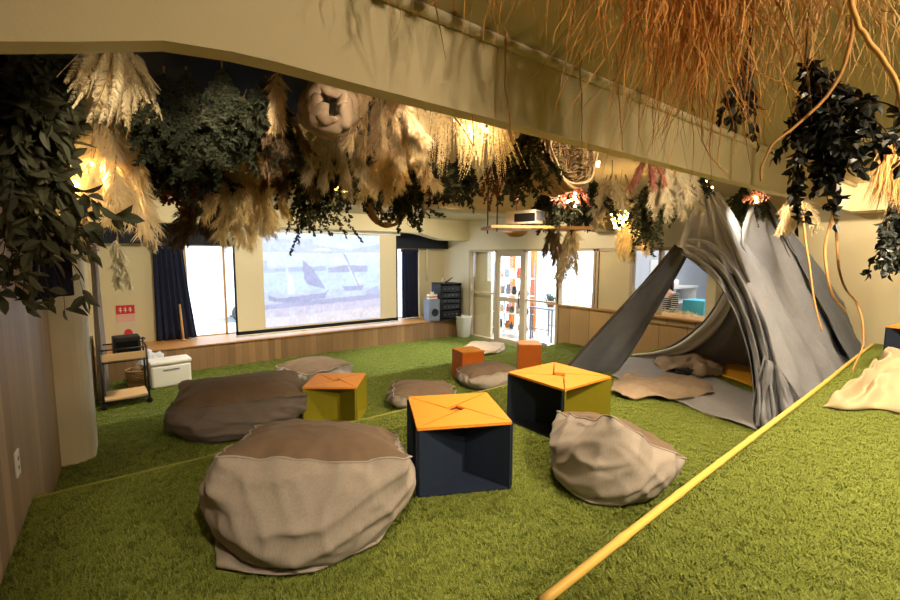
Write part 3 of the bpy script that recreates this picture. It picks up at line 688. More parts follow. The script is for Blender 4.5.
MB().b2((-.11, -.124, .05), (.11, -.12, .2)).build('front_panel', mat('dark_glass', (22, 22, 24), .2), t)
MB().tube([(.14, 0, .2), (.19, 0, .2), (.20, 0, .19)], .011, 8).build('handle', BLACKM, t)
for x in (-.1, .1): MB().lathe([(.014, 0), (.014, .014)], (x, 0, 0), 8).build('foot', BLACKPL, t)
t = thing('cool_box', 'white cool box with a dark bar on its front', 'cool box', (.42, 7.45, 0), math.radians(6))
MB().b2((-.25, -.15, .005), (.25, .15, .33)).build('body', WHITEPL, t, .03)
l_ = MB().b2((-.26, -.16, .335), (.26, .16, .395)).build('lid', WHITEPL, t, .02)
MB().b2((-.1, -.156, .25), (.1, -.149, .268)).build('nameplate', GREYPL, t)
MB().tube([(-.26, .0, .30), (-.29, -.05, .2), (-.29, .05, .2), (-.26, 0, .30)], .008).build('side_handle', WHITEPL, t)
def crumple(mb, c, r, sq, seed, amp=.25, n=20):
    mb.grid(lambda u, v: tuple(Vector(c)+Vector((math.sin(PI*u)*math.cos(2*PI*v)*sq[0], math.sin(PI*u)*math.sin(2*PI*v)*sq[1], -math.cos(PI*u)*sq[2]))*r*(1+amp*noise.noise(Vector((math.sin(PI*u)*math.cos(2*PI*v)*2.2+seed, math.sin(PI*u)*math.sin(2*PI*v)*2.2, math.cos(PI*u)*2.2)))+amp*.5*noise.noise(Vector((math.sin(PI*u)*math.cos(2*PI*v)*6+seed, math.sin(PI*u)*math.sin(2*PI*v)*6, math.cos(PI*u)*6))))), n, n*2)
    return mb
setp(crumple(MB(), (.22, 7.82, .24), .16, (1, .8, 1.35), 3, .4).build('plastic_bag', mat('bag_plastic', (226, 228, 232), .3, trans=.3)), 'crumpled white plastic bag behind the cool box', 'bag')
t = thing('basket', 'brown wicker basket behind the trolley', 'basket', (.1, 7.62, .005))
b = MB()
for k in range(9): b.tube([((.17+.004*k)*math.cos(a*PI/12), (.14+.004*k)*math.sin(a*PI/12), .02+.028*k+.004*math.sin(a*3+k*PI)) for a in range(25)], .014, 6, cap=False)
b.build('basket_body', RATTAN, t); MB().b2((-.14, -.11, .005), (.14, .11, .02)).build('basket_base', RATTAN, t)
setp(crumple(MB(), (.10, 7.62, .19), .15, (1, .8, .6), 9, .5).build('dried_flowers', mat('dried_stuff', (128, 104, 80), .9, var=.4, scale=60)), 'dried flowers heaped in the wicker basket', 'dried flowers')
setp(MB().box((-.435, 7.35, .40), (.03, .42, .80)).build('wooden_board', OAK), 'pale wooden board standing against the wall behind the trolley', 'board')
# things hung on the rear of the column
setp(MB().box((-.38, 6.2, 2.05), (.10, .30, .20), 0, .2).build('wooden_box', mat('dark_wood', (96, 62, 38), .6, var=.2)), 'small dark wooden box fixed high on the left wall', 'box')
t = thing('navy_drape', 'short navy cloth hanging below the eucalyptus by the left wall', 'cloth', (0, 0, 0))
b = MB(); A_, B_ = Vector((-0.46,3.839,2.306)), Vector((-0.277,3.639,2.299)); C_, D_ = Vector((-0.495,3.776,1.605)), Vector((-0.279,3.558,1.649))
def nd(u, v):
    p = A_.lerp(B_, u).lerp(C_.lerp(D_, u), v); q = p+Vector((.5, -.8, 0))*(.018*math.sin(14*u+1)*(.4+v)); return tuple(q)
b.grid(nd, 24, 12); o = b.build('cloth', NAVYC, t); o.modifiers.new('s', 'SOLIDIFY').thickness = .004
mb = MB(); top = (A_+B_)/2; mb.tube([A_+Vector((0, 0, .01)), B_+Vector((0, 0, .01))], .008); mb.tube([top, (top.x, top.y, ZC)], .003, 5); mb.build('hanger', BLACKM, t)

# ------------------------------------------------------------------ cloth sheets
def cr(pts, t):
    """point on a smooth curve through pts, t in 0..1"""
    n = len(pts)-1; x = min(t*n, n-1e-6); i = int(x); f = x-i
    p = [Vector(pts[max(0, min(n, k))]) for k in (i-1, i, i+1, i+2)]
    return .5*((2*p[1])+(p[2]-p[0])*f+(2*p[0]-5*p[1]+4*p[2]-p[3])*f*f+(3*p[1]-p[0]-3*p[2]+p[3])*f**3)
def sheet(name, A, B, m, parent=None, nu=40, nv=24, folds=0, amp=.0, nz=.012, nfreq=3., seed=0, thick=.004, sag=0., taper=None, skew=0., lift=0.):
    """cloth between the edge curves A and B; folds run along the edges"""
    P = [[cr(A, u/nu).lerp(cr(B, u/nu), v/nv) for v in range(nv+1)] for u in range(nu+1)]
    b = MB(); vs = []
    for u in range(nu+1):
        for v in range(nv+1):
            d1 = P[min(u+1, nu)][v]-P[max(u-1, 0)][v]; d2 = P[u][min(v+1, nv)]-P[u][max(v-1, 0)]
            n = d1.cross(d2); n = n.normalized() if n.length > 1e-9 else Vector((0, 0, 1))
            p = P[u][v]; U, V = u/nu, v/nv
            tp = taper(U) if taper else 1
            d = tp*amp*(math.sin(2*PI*folds*(V+skew*U)+seed+1.2*math.sin(3*U+seed))+.4*math.sin(2*PI*folds*1.9*V+2*U+seed)) if folds else 0
            d += nz*(noise.noise(p*nfreq+Vector((seed, 0, 0)))+.5*noise.noise(p*nfreq*2.7+Vector((seed, 5, 0))))
            p = p+n*d; p.z -= sag*math.sin(PI*V)*math.sin(PI*U); p.z += lift*math.sin(PI*V)*math.sin(PI*U)
            vs.append(p)
    fs = [(i*(nv+1)+j, (i+1)*(nv+1)+j, (i+1)*(nv+1)+j+1, i*(nv+1)+j+1) for i in range(nu) for j in range(nv)]
    b.add(vs, fs, 0, True)
    o = b.build(name, m, parent); s = o.modifiers.new('solid', 'SOLIDIFY'); s.thickness = thick; s.offset = 0
    return o
# first tent: door flap swept to one side
tA = thing('tent', 'grey linen tent with its door flap swept aside, left of the pair', 'tent', (0, 0, 0), 0, 'grey linen tents')
sheet('left_panel', [(4.578,2.076,2.497),(4.565,2.221,2.046),(4.386,2.508,1.581),(4.19,2.818,1.091),(3.975,3.15,0.575)], [(4.665,2.009,2.478),(4.691,2.144,1.954),(4.633,2.319,1.529),(4.546,2.548,1.004),(4.446,2.759,0.575)], TENT_SHADED, tA, folds=1.5, amp=.012)
sheet('front_cap', [(4.583,2.041,2.504),(4.464,2.066,2.245),(4.347,2.112,2)], [(4.604,1.912,2.511),(4.449,1.672,2.095),(4.289,1.432,1.666)], TENT, tA, folds=3, amp=.045, nz=.03, seed=2)
sheet('right_panel', [(4.603,1.967,2.526),(4.431,1.688,2.059),(4.258,1.441,1.624),(4.086,1.229,1.203),(3.962,1.072,0.88),(3.911,0.946,0.679)], [(4.856,1.98,2.55),(5.07,1.796,2.118),(5.445,1.605,1.667),(5.966,1.368,1.109),(6.562,1.201,0.713),(6.49,1.123,0.532)], TENT, tA, nu=50, nv=30, folds=3.5, amp=.022, nz=.03, nfreq=2.5, seed=4, skew=.4)
sheet('door_flap', [(4.287,2.021,1.912),(4.254,1.847,1.811),(4.202,1.665,1.665),(4.095,1.466,1.393),(3.971,1.3,1.066),(3.864,1.218,0.78),(3.82,1.199,0.603)], [(4.365,2.039,2.066),(4.37,1.805,2.033),(4.3,1.52,1.792),(4.159,1.287,1.409),(4.042,1.143,1.103),(3.953,1.025,0.87),(3.884,0.926,0.662)], TENT, tA, nu=70, nv=44, folds=2.8, amp=.062, nz=.06, nfreq=2.8, seed=1, skew=.7, taper=lambda u: .55+.5*u)
sheet('hanging_fold', [(3.998,1.217,1.127),(3.861,1.211,0.894),(3.774,1.195,0.694),(3.764,1.126,0.578)], [(3.984,1.082,1.03),(3.943,0.976,0.908),(3.926,0.899,0.796),(3.897,0.826,0.662)], TENT, tA, nu=34, nv=50, folds=2.4, amp=.05, nz=.04, nfreq=4, seed=8, skew=.3, taper=lambda u: .3+.9*u)
sheet('back_panel', [(5.12,1.883,1.915),(5.29,2.05,1.518),(5.408,2.299,1.14),(5.446,2.689,0.78),(5.371,3.123,0.566)], [(5.376,1.68,1.666),(5.682,1.627,1.222),(6.017,1.56,0.742),(6.272,1.5,0.384),(6.484,1.448,0.088)], TENT, tA, nu=40, nv=30, folds=3, amp=.03, seed=3, sag=.05)
sheet('back_hem', [(5.119,1.862,1.874),(5.255,2.015,1.5),(5.368,2.258,1.113),(5.412,2.645,0.767),(5.313,3.091,0.62)], [(5.213,1.832,1.748),(5.369,1.988,1.34),(5.484,2.231,0.95),(5.513,2.613,0.631),(5.412,3.03,0.51)], mat('hem_cloth', (222, 220, 216), .9), tA, nu=40, nv=12, folds=1.6, amp=.02, seed=5)
pl = MB(); AP = Vector((4.632, 2.0, 2.64))
def pole(foot, r=.014, m=OAK, nm='pole', parent=None, top=AP):
    f_ = Vector(foot); d = (top-f_).normalized()
    return MB().tube([f_, top+d*.06], [r, r*.9], 8).build(nm, m, parent)
POLEM = mat('dark_pole', (74, 66, 58), .6, var=.15)
MB().tube([cr([(4.557,2.226,2.025),(4.391,2.499,1.571),(4.179,2.822,1.081),(3.97,3.146,0.577)], k/20) for k in range(21)], .017, 8).build('edge_pole', POLEM, tA)
pole((6.25, 1.35, ZM), .014, POLEM, 'pole', tA)
setp(MB().tube([AP+Vector((.05*math.cos(a), .05*math.sin(a), -.02+.006*a)) for a in [k*.6 for k in range(24)]], .008, 6).build('rope_lashing', TWINE, tA), 'brown rope lashing')
# second tent behind
tB = thing('tent', 'grey tent behind, its pale side lit from above and far side dark', 'tent', (0, 0, 0), 0, 'grey linen tents')
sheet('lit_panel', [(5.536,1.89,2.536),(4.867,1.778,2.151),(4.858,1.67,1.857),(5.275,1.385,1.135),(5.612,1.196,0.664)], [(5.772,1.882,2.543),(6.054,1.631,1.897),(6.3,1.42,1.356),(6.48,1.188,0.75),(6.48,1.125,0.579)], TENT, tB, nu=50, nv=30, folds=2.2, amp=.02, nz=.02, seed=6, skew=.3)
sheet('shaded_panel', [(5.712,1.882,2.538),(5.978,1.611,1.897),(6.159,1.388,1.368),(6.317,1.152,0.803),(6.476,1.078,0.636)], [(5.933,1.886,2.568),(6.389,1.655,2.038),(6.882,1.389,1.43),(7.516,1.11,0.799),(7.536,1.069,0.701)], TENT_SHADED, tB, folds=2, amp=.012, nz=.02, seed=7)
BP = Vector((5.72, 1.9, 2.64))
pole((6.78, 1.12, ZM), .014, POLEM, 'pole', tB, BP); pole((6.3, 2.45, ZM), .014, POLEM, 'pole', tB, BP); pole((6.28, 1.17, ZM), .012, POLEM, 'pole', tB, BP)
sheet('back_panel', [(5.72, 1.92, 2.6), (6.0, 2.2, 1.6), (6.28, 2.5, ZM+.01)], [(5.74, 1.9, 2.6), (6.3, 1.5, 1.5), (6.8, 1.15, ZM+.01)], TENT_SHADED, tB, folds=2, amp=.015)
# ground cloths inside the tent
z = ZM+.03
setp(sheet('ground_sheet', [(4.205,2.668,0.6),(4.082,2.22,0.6),(3.885,1.656,0.6),(3.763,1.153,0.6)], [(5.21,3.057,0.6),(5.39,2.727,0.6),(5.13,2.104,0.6),(4.698,1.396,0.6)], SHEETG, None, nu=40, nv=20, nz=.014, nfreq=4, thick=.006), 'grey sheet spread on the turf at the tent mouth', 'sheet')
setp(sheet('blanket', [(3.647,2.318,0.625),(3.615,2.122,0.625),(3.792,2.029,0.625),(3.857,1.878,0.625),(4.078,1.787,0.625),(4.419,1.723,0.625)], [(4.005,2.516,0.625),(4.283,2.503,0.625),(4.348,2.315,0.625),(4.698,2.302,0.625),(4.772,2.104,0.625),(4.707,1.878,0.625)], TANF, None, nu=60, nv=30, folds=1.7, amp=.012, skew=1.2, nz=.030, nfreq=7, lift=.05, thick=.008), 'crumpled tan blanket lying over the front of the grey sheet', 'blanket')
setp(sheet('blanket', [(5.074,2.675,0.63),(4.848,2.378,0.63),(4.963,2.191,0.63),(4.917,2.025,0.63),(5.209,1.963,0.63)], [(5.56,2.79,0.63),(5.615,2.612,0.63),(6.072,2.569,0.63),(5.776,2.299,0.63),(5.695,2.11,0.63)], TANF, None, nu=50, nv=30, folds=1.6, amp=.014, skew=1.5, nz=.04, nfreq=7, lift=.08, thick=.008, seed=3), 'rumpled tan blanket inside the left tent', 'blanket')
setp(sheet('floor_mat', [(5.314,2.215,0.605),(5.118,1.8,0.605),(4.96,1.487,0.605)], [(5.911,2.329,0.605),(5.948,2.051,0.605),(5.86,1.714,0.605)], YELF, None, nu=20, nv=12, nz=.006, thick=.015), 'yellow mat on the floor inside the left tent', 'mat')
setp(crumple(MB(), (4.835,2.198,0.66), .07, (1.3, 1, .5), 4, .5).build('cloth_bundle', mat('charcoal_cloth', (52, 52, 54), .9)), 'small charcoal cloth bundle on the tan blanket in the tent', 'cloth')
# cream blanket heaped on the platform
A_ = [(3.653,0.777,0.925),(3.676,0.622,0.925),(3.901,0.504,0.925),(3.738,0.29,0.925)]; B_ = [(4.03,0.763,0.925),(4.506,0.686,0.925),(5.332,0.671,0.925),(6.281,0.348,0.925)]
b = MB(); nu, nv = 110, 70; vs = []
for i in range(nu+1):
    for j in range(nv+1):
        U, V = i/nu, j/nv; p = cr(A_, U).lerp(cr(B_, U), V)
        e = min(1, 5*U)*math.sin(PI*min(1, max(0, V)))**.6
        r = (.5+.5*math.sin(7*U+6*V+4*noise.noise(p*2.5)))**1.5*.13+(.5+.5*math.sin(14*V-9*U+5*noise.noise(p*3)))**1.5*.085+(.5+.5*math.sin(19*U-4*V+4*noise.noise(p*4)))*.022
        p.z += e*(.02+.13*U*V**.5+r+.05*noise.noise(p*6)); p.x += .04*noise.noise(p*5); p.y += .04*noise.noise(p*5+Vector((9, 0, 0)))
        p.z = max(p.z, .918); vs.append(p)
b.add(vs, [(i*(nv+1)+j, (i+1)*(nv+1)+j, (i+1)*(nv+1)+j+1, i*(nv+1)+j+1) for i in range(nu) for j in range(nv)], 0, True)
o = b.build('blanket', CREAMF); o.modifiers.new('s', 'SOLIDIFY').thickness = .008; setp(o, 'cream blanket heaped on the turf platform at the right edge', 'blanket')

# ------------------------------------------------------------------ hanging plants
UNIT = {}
def strand(b, p, d, L, wd, droop, rd, n=2, mi=0, jit=.25):
    side = d.cross(Vector((rd.uniform(-1, 1), rd.uniform(-1, 1), rd.uniform(-1, 1)))).normalized()*wd
    vs = [p-side, p+side]; q = p.copy(); dd = d.copy()
    for k in range(n):
        q = q+dd*(L/n); dd = (dd+Vector((rd.uniform(-jit, jit), rd.uniform(-jit, jit), -droop))).normalized()
        f = 1-(k+1)/n
        if k < n-1: vs += [q-side*f*1.3, q+side*f*1.3]
        else: vs.append(q)
    fs = [(2*k, 2*k+1, 2*k+3, 2*k+2) for k in range(n-1)]+[(2*n-2, 2*n-1, 2*n)]
    b.add(vs, fs, mi)
def plume_mesh(kind, seed):
    """unit long plume hanging along -Z"""
    rd = random.Random(seed); b = MB(); ax = rd.uniform(0, 6.28); bend = rd.uniform(.05, .22)
    def axis(t): return Vector((math.cos(ax)*bend*t*t, math.sin(ax)*bend*t*t, -t))
    b.tube([axis(t/8) for t in range(8)], [.008-.0007*t for t in range(8)], 5, 1)
    if kind == 'pampas':
        for c in range(34):      # feathery side branches, each a tuft of fine hairs
            t0 = .08+.80*(c/34)**.9; a = rd.uniform(0, 6.28); o = rd.uniform(.35, 1.0)*(1.15-.7*t0)
            d0 = Vector((math.cos(a)*o, math.sin(a)*o, -1)).normalized(); L0 = rd.uniform(.16, .30)*(1.1-.45*t0); p0 = axis(t0)
            for k in range(26):
                q = p0+d0*L0*rd.uniform(0, .75)+Vector((0, 0, -.05*rd.random()))
                d = (d0*1.1+Vector((rd.uniform(-.75, .75), rd.uniform(-.75, .75), rd.uniform(-.7, .25)))).normalized()
                strand(b, q, d, rd.uniform(.05, .13), .0046, .35, rd, 2)
            for k in range(5): strand(b, p0, (d0+Vector((rd.uniform(-.2, .2), rd.uniform(-.2, .2), 0))).normalized(), L0*1.15, .006, .3, rd, 3)
    elif kind == 'astilbe':
        for s in range(7):
            a0 = rd.uniform(0, 6.28); off = Vector((math.cos(a0), math.sin(a0), 0))*rd.uniform(.02, .16); L = rd.uniform(.6, 1)
            for k in range(150):
                t = rd.random(); a = rd.uniform(0, 6.28); p = axis(t*L)+off*min(1, t*3+.2)
                d = Vector((math.cos(a), math.sin(a), -.8)).normalized(); strand(b, p, d, rd.uniform(.02, .05)*(1.25-t), .007, .3, rd, 2)
    elif kind == 'fern':
        for s in range(5):
            a0 = rd.uniform(0, 6.28); dr = Vector((math.cos(a0), math.sin(a0), 0)); L = rd.uniform(.75, 1)
            for k in range(70):
                t = k/70; p = axis(t*L)+dr*.25*t*(1-.3*t)
                for sg in (-1, 1):
                    sd = dr.cross(Vector((0, 0, 1)))*sg; strand(b, p, (sd+Vector((0, 0, -.9))+dr*.2).normalized(), .13*(1-t)**.6+.02, .006, .2, rd, 2, jit=.1)
    elif kind == 'grass':
        for k in range(260):
            a = rd.uniform(0, 6.28); o = rd.uniform(0, .45); p = axis(rd.random()*.3)
            strand(b, p, Vector((math.cos(a)*o, math.sin(a)*o, -1)).normalized(), rd.uniform(.35, .8), .004, .25, rd, 4)
    return b
def unit(kind, m, k):
    key = (kind, m.name, k)
    if key not in UNIT:
        b = plume_mesh(kind, k*13+len(kind)); UNIT[key] = b.mesh('plume', [m, STEM])
    return UNIT[key]
rb = random.Random(11)
def to_ceiling(parent, loc, r=.004, m=TWINE):
    if ZC-loc[2] > .02: MB().tube([(0, 0, -.01), (0, 0, ZC-loc[2])], r, 6).build('twine', m, parent)
def bunch(name, label, cat, loc, L, n, spread, m, kind='pampas', group='dried plumes hanging from the ceiling', rad=.05, part='plume'):
    t = thing(name, label, cat, loc, 0, group); to_ceiling(t, loc)
    for k in range(n):
        o = objm(part, unit(kind, m, k % 3), t); l = L*rb.uniform(.72, 1.08)
        a = 2*PI*k/n+rb.uniform(-.5, .5); s = spread*math.sqrt((k+.5)/n)*rb.uniform(.7, 1.15)
        o.scale = (l, l, l)
        o.rotation_euler = (Matrix.Rotation(s, 3, Vector((math.sin(a), -math.cos(a), 0))) @ Matrix.Rotation(rb.uniform(0, 6.28), 3, 'Z')).to_euler()
        o.location = (rad*math.cos(a)*rb.random(), rad*math.sin(a)*rb.random(), rb.uniform(-.06, 0)*L)
    return t
def leafy(name, label, cat, loc, L, nst, spread, m, leaf=(.03, .016), per=40, group='leafy bunches hanging from the ceiling', grav=.12, lean=(0, 0), fold=.25, jit=.5, seed=None, smc=None, sub=2, start=.05):
    rd = random.Random(seed if seed is not None else int(abs(loc[0]*1000+loc[1]*77))); t = thing(name, label, cat, loc, 0, group); to_ceiling(t, loc)
    sb, lb = MB(), MB()
    def leafat(p, d):
        d = d.normalized(); s = d.cross(Vector((rd.uniform(-1, 1), rd.uniform(-1, 1), rd.uniform(-1, 1))))
        if s.length < 1e-3: return
        s.normalize(); n = s.cross(d); l = leaf[0]*rd.uniform(.6, 1.2); w2 = leaf[1]/2*rd.uniform(.7, 1.2)
        c = -n*l*rd.uniform(.0, .3)
        e = n*w2*fold*2
        pts = [p, p+d*l*.5+c*.2, p+d*l+c]
        for (t_, wd) in ((.16, .62), (.42, 1), (.74, .72)):
            for sg in (1, -1): pts.append(p+d*l*t_+s*w2*wd*sg+e*wd+c*t_*t_)
        lb.add(pts, [(0, 3, 1), (0, 1, 4), (3, 5, 1), (4, 1, 6), (5, 7, 1), (6, 1, 8), (7, 2, 1), (8, 1, 2)])
    def stem(p, d, l, r, depth):
        k = 9; pts = [p.copy()]
        for i in range(k):
            d = (d+Vector((rd.uniform(-.22, .22), rd.uniform(-.22, .22), rd.uniform(-.15, .15)-grav))).normalized(); p = p+d*l/k; pts.append(p.copy())
        sb.tube(pts, [r*(1-.7*i/k) for i in range(k+1)], 4)
        nl = int(per*l/L)+2
        for i in range(nl):
            t_ = start+(1-start)*rd.random(); x = t_*k; a = min(k-1, int(x)); q = pts[a].lerp(pts[a+1], x-a); dd = (pts[a+1]-pts[a]).normalized()
            leafat(q, dd*.5+Vector((rd.uniform(-1, 1), rd.uniform(-1, 1), rd.uniform(-1, .6)))*jit*1.4)
        leafat(p, d)
        if depth:
            for j in range(sub):
                a = rd.randrange(2, k-1); dd = (pts[a+1]-pts[a]).normalized()
                stem(pts[a], (dd+Vector((rd.uniform(-.8, .8), rd.uniform(-.8, .8), rd.uniform(-.5, .3)))).normalized(), l*rd.uniform(.3, .55), r*.6, depth-1)
    for i in range(nst):
        a = rd.uniform(0, 2*PI); o = spread*math.sqrt(rd.random())
        stem(Vector((0, 0, 0)), Vector((math.cos(a)*o+lean[0], math.sin(a)*o+lean[1], -1)).normalized(), L*rd.uniform(.6, 1.02), .004, 1)
    sb.build('stems', smc or STEMD, t); lb.build('leaves', m, t); return t
# --- plumes
PG = 'pampas bunches hanging from the ceiling'
bunch('fern_plume_bunch', 'white fern-like plumes at top left, just under the beam', 'dried plumes', (0.027,2.146,2.69), 0.320, 9, .42, P_WHITE, 'fern', PG, .10)
bunch('pampas_bunch', 'brightly lit white pampas bunch beside the eucalyptus on the left', 'pampas', (-0.014,2.6,2.573), 0.544, 13, .30, P_WHITE, 'pampas', PG, .05)
bunch('pampas_bunch', 'large golden beige pampas bunch hanging before the left edge of the screen', 'pampas', (0.624,3.005,2.589), 0.585, 18, .46, P_GOLD, 'pampas', PG, .07)
bunch('grass_bunch', 'brown dried grasses just above the golden pampas bunch', 'dried grass', (0.56,2.249,2.668), 0.350, 11, .5, P_BROWN, 'pampas', PG, .08)
bunch('pampas_bunch', 'two small tan plumes left of the rolled cloth', 'pampas', (0.544,1.894,2.649), 0.227, 3, .3, P_TAN, 'pampas', PG)
bunch('pampas_bunch', 'grey brown plumes hanging lower left of the rolled cloth', 'pampas', (0.832,2.734,2.66), 0.396, 8, .45, P_BROWN, 'pampas', PG, .08)
bunch('pampas_bunch', 'pale pampas fringe hanging below the rolled cloth', 'pampas', (0.97,2.378,2.636), 0.376, 13, .30, P_GREY, 'pampas', PG, .14)
bunch('pampas_bunch', 'tan pampas tucked under the beam right of the rolled cloth', 'pampas', (0.96,1.825,2.669), 0.315, 15, .55, P_TAN, 'pampas', PG, .12)
bunch('pampas_bunch', 'fan shaped cream pampas below the tan pampas', 'pampas', (1.302,2.309,2.561), 0.353, 18, .66, P_BEIGE, 'pampas', PG, .06)
bunch('pampas_bunch', 'tall narrow cream pampas left of the white tassels', 'pampas', (1.131,1.821,2.653), 0.350, 7, .22, P_BEIGE, 'pampas', PG, .05)
bunch('tassel_flower_bunch', 'white tassel flowers brightly lit under the beam, left bunch', 'dried flowers', (1.286,1.769,2.653), 0.339, 13, .25, P_WHITE, 'astilbe', 'white tassel flowers', .13)
bunch('tassel_flower_bunch', 'white tassel flowers brightly lit under the beam, right bunch', 'dried flowers', (1.579,1.801,2.651), 0.350, 13, .25, P_WHITE, 'astilbe', 'white tassel flowers', .13)
bunch('flower_bunch', 'small orange dried flower below the cream pampas', 'dried flowers', (1.736,2.549,2.548), 0.208, 4, .3, mat('dried_orange', (222, 150, 48), .8, island=.2, trans=.2), 'pampas', PG)
bunch('grass_bunch', 'thin pale grass strands dangling under the orange flower', 'dried grass', (1.785,2.62,2.413), 0.257, 2, .15, P_GREY, 'grass', PG)
bunch('pampas_bunch', 'grey pampas above the glowing fairy lights on the right', 'pampas', (3.367,2.218,2.604), 0.375, 10, .6, P_GREY, 'pampas', PG, .14)
bunch('pampas_bunch', 'cream pampas hanging below the glowing fairy lights', 'pampas', (4.143,2.482,2.314), 0.447, 10, .36, P_BEIGE, 'pampas', PG, .08)
bunch('pampas_bunch', 'cream pampas beside the left tent top', 'pampas', (3.464,1.774,2.627), 0.392, 14, .42, P_GREY, 'pampas', PG, .14)
bunch('pampas_bunch', 'small grey pampas left of the glowing fairy lights', 'pampas', (3.466,2.502,2.458), 0.332, 8, .5, P_GREY, 'pampas', PG, .1)
bunch('grass_bunch', 'dark brown seed heads hanging right of the projector', 'dried grass', (3.417,2.888,2.242), 0.397, 6, .3, P_BROWN, 'pampas', PG)
bunch('pampas_bunch', 'narrow grey pampas hanging before the window right of the projector', 'pampas', (3.66,2.834,2.251), 0.609, 5, .16, P_GREY, 'pampas', PG)
bunch('pampas_bunch', 'cream pampas to the right of the rear tent top', 'pampas', (5.365,1.47,2.49), 0.357, 11, .4, P_BEIGE, 'pampas', PG, .12)
bunch('pampas_bunch', 'thin grey plume hanging before the cream rear wall', 'pampas', (-0.076,6.851,2.131), 0.598, 3, .12, P_GREY, 'pampas', PG)
bunch('pampas_bunch', 'short grey plume before the left navy valance', 'pampas', (0.216,6.151,2.276), 0.300, 2, .2, P_GREY, 'pampas', PG)
bunch('grass_bunch', 'dark brown feathery grass before the left stage window', 'dried grass', (0.567,4.164,2.504), 0.548, 12, .5, P_BROWN, 'pampas', PG, .08)
bunch('grass_bunch', 'tan grass tuft at the right edge under the ceiling beam', 'dried grass', (2.871,0.441,2.465), 0.369, 6, .22, RAFFIAP, 'grass', PG)
bunch('grass_bunch', 'reddish dried grass clump over the left tent top', 'dried grass', (3.231,1.827,2.665), 0.259, 6, .4, L_PINK, 'pampas', PG)
# --- leaves
LG = 'leafy bunches hanging from the ceiling'
leafy('eucalyptus_bunch', 'dense dark eucalyptus at the top left corner, leftmost of three', 'eucalyptus', (-0.328,2.371,2.674), 0.729, 9, .13, L_EUCA, (.085, .042), 44, LG, .06, jit=.75, seed=5)
leafy('eucalyptus_bunch', 'dense dark eucalyptus at the top left corner, middle of three', 'eucalyptus', (-0.241,2.279,2.657), 0.369, 9, .12, L_EUCA, (.085, .042), 44, LG, .06, jit=.75, seed=6)
leafy('eucalyptus_bunch', 'dark eucalyptus at the top left, rightmost of three, beside the white plumes', 'eucalyptus', (-0.163,2.272,2.669), 0.287, 6, .08, L_EUCA, (.075, .04), 40, LG, .08, jit=.7, seed=7)
leafy('eucalyptus_vine', 'eucalyptus trailing down in front of the plank wall', 'eucalyptus', (-0.345,2.502,2.318), 0.787, 4, .12, L_EUCA, (.085, .036), 22, LG, .16, jit=.6, seed=31)
leafy('foliage_bunch', 'small lit leaves beside the bright white pampas', 'foliage', (-0.219,2.664,2.367), 0.360, 12, .45, L_MID, (.024, .014), 60, LG, .05)
for (a, L, sd, lab) in (((0.174,2.285,2.668), 0.410, 41, 'first from the left below the navy ceiling panel'), ((0.25,2.23,2.685), 0.469, 42, 'second from the left below the navy ceiling panel'), ((0.364,2.082,2.673), 0.415, 43, 'third from the left below the navy ceiling panel'), ((0.548,2.124,2.69), 0.376, 45, 'fourth from the left, beside the tan plumes')):
    leafy('conifer_bunch', 'dark green conifer mass, '+lab, 'foliage', a, L, 18, .5, L_DARK, (.022, .010), 230, LG, .02, jit=.8, seed=sd, sub=3)
for (a, L, sd, lab) in (((0.195,2.829,2.633), 0.414, 44, 'dark conifer hanging lower, right of the bright white pampas'), ((0.329,2.861,2.688), 0.465, 46, 'dark conifer hanging lower, left of the golden pampas')):
    leafy('conifer_bunch', lab, 'foliage', a, L, 18, .55, L_DARK, (.024, .011), 210, LG, .02, jit=.8, seed=sd, sub=3)
leafy('hydrangea_bunch', 'dried reddish brown hydrangea over the left stage window', 'dried flowers', (0.331,3.478,2.625), 0.441, 16, .5, L_RUST, (.026, .022), 110, LG, .03, jit=.9)
leafy('foliage_bunch', 'dark leafy bunch hanging in front of the screen', 'foliage', (1.058,3.191,2.651), 0.658, 20, .30, L_MID, (.028, .017), 110, LG, .05, jit=.8, seed=51, sub=3)
for (a, L, sd, lab) in (((1.328,2.99,2.652), 0.415, 61, 'dark leaves between the pale fringe and the fan shaped pampas'), ((1.814,2.998,2.602), 0.470, 62, 'dark leaves right of the small woven ring'), ((1.908,2.433,2.645), 0.401, 63, 'dark leaves below the white tassel flowers'),
        ((1.893,1.803,2.69), 0.481, 64, 'dark leaves left of the large woven ring'), ((3.417,2.43,2.588), 0.486, 65, 'dark leaves above the small grey pampas'), ((3.586,1.935,2.636), 0.648, 66, 'dark leaves between the fairy lights and the left tent top'),
        ((2.97,2.386,2.583), 0.432, 67, 'dark leaves around the pink dried flowers'), ((5.467,1.981,2.679), 0.438, 68, 'dark leaves between the two tent tops'), ((1.038,2.705,2.69), 0.473, 69, 'dark leaves behind the pale fringe'), ((1.455,2.898,2.667), 0.358, 70, 'dark leaves behind the fan shaped pampas'), ((1.534,2.21,2.652), 0.396, 71, 'dark leaves behind the white tassel flowers'), ((3.081,2.673,2.532), 0.414, 76, 'dark leaves right of the projector')):
    leafy('foliage_bunch', lab, 'foliage', a, L, 16, .45, L_DARK if sd % 2 else L_MID, (.030, .018), 95, LG, .04, jit=.85, seed=sd, sub=3)
leafy('foliage_bunch', 'few dark leaves over the left tent top', 'foliage', (4.09,1.805,2.592), 0.175, 14, .9, L_BLACK, (.032, .02), 20, LG, .0, seed=72)
leafy('foliage_bunch', 'few dry leaves over the rear tent top', 'foliage', (5.06,1.709,2.587), 0.159, 12, .9, L_RUST, (.032, .02), 20, LG, .0, seed=73)
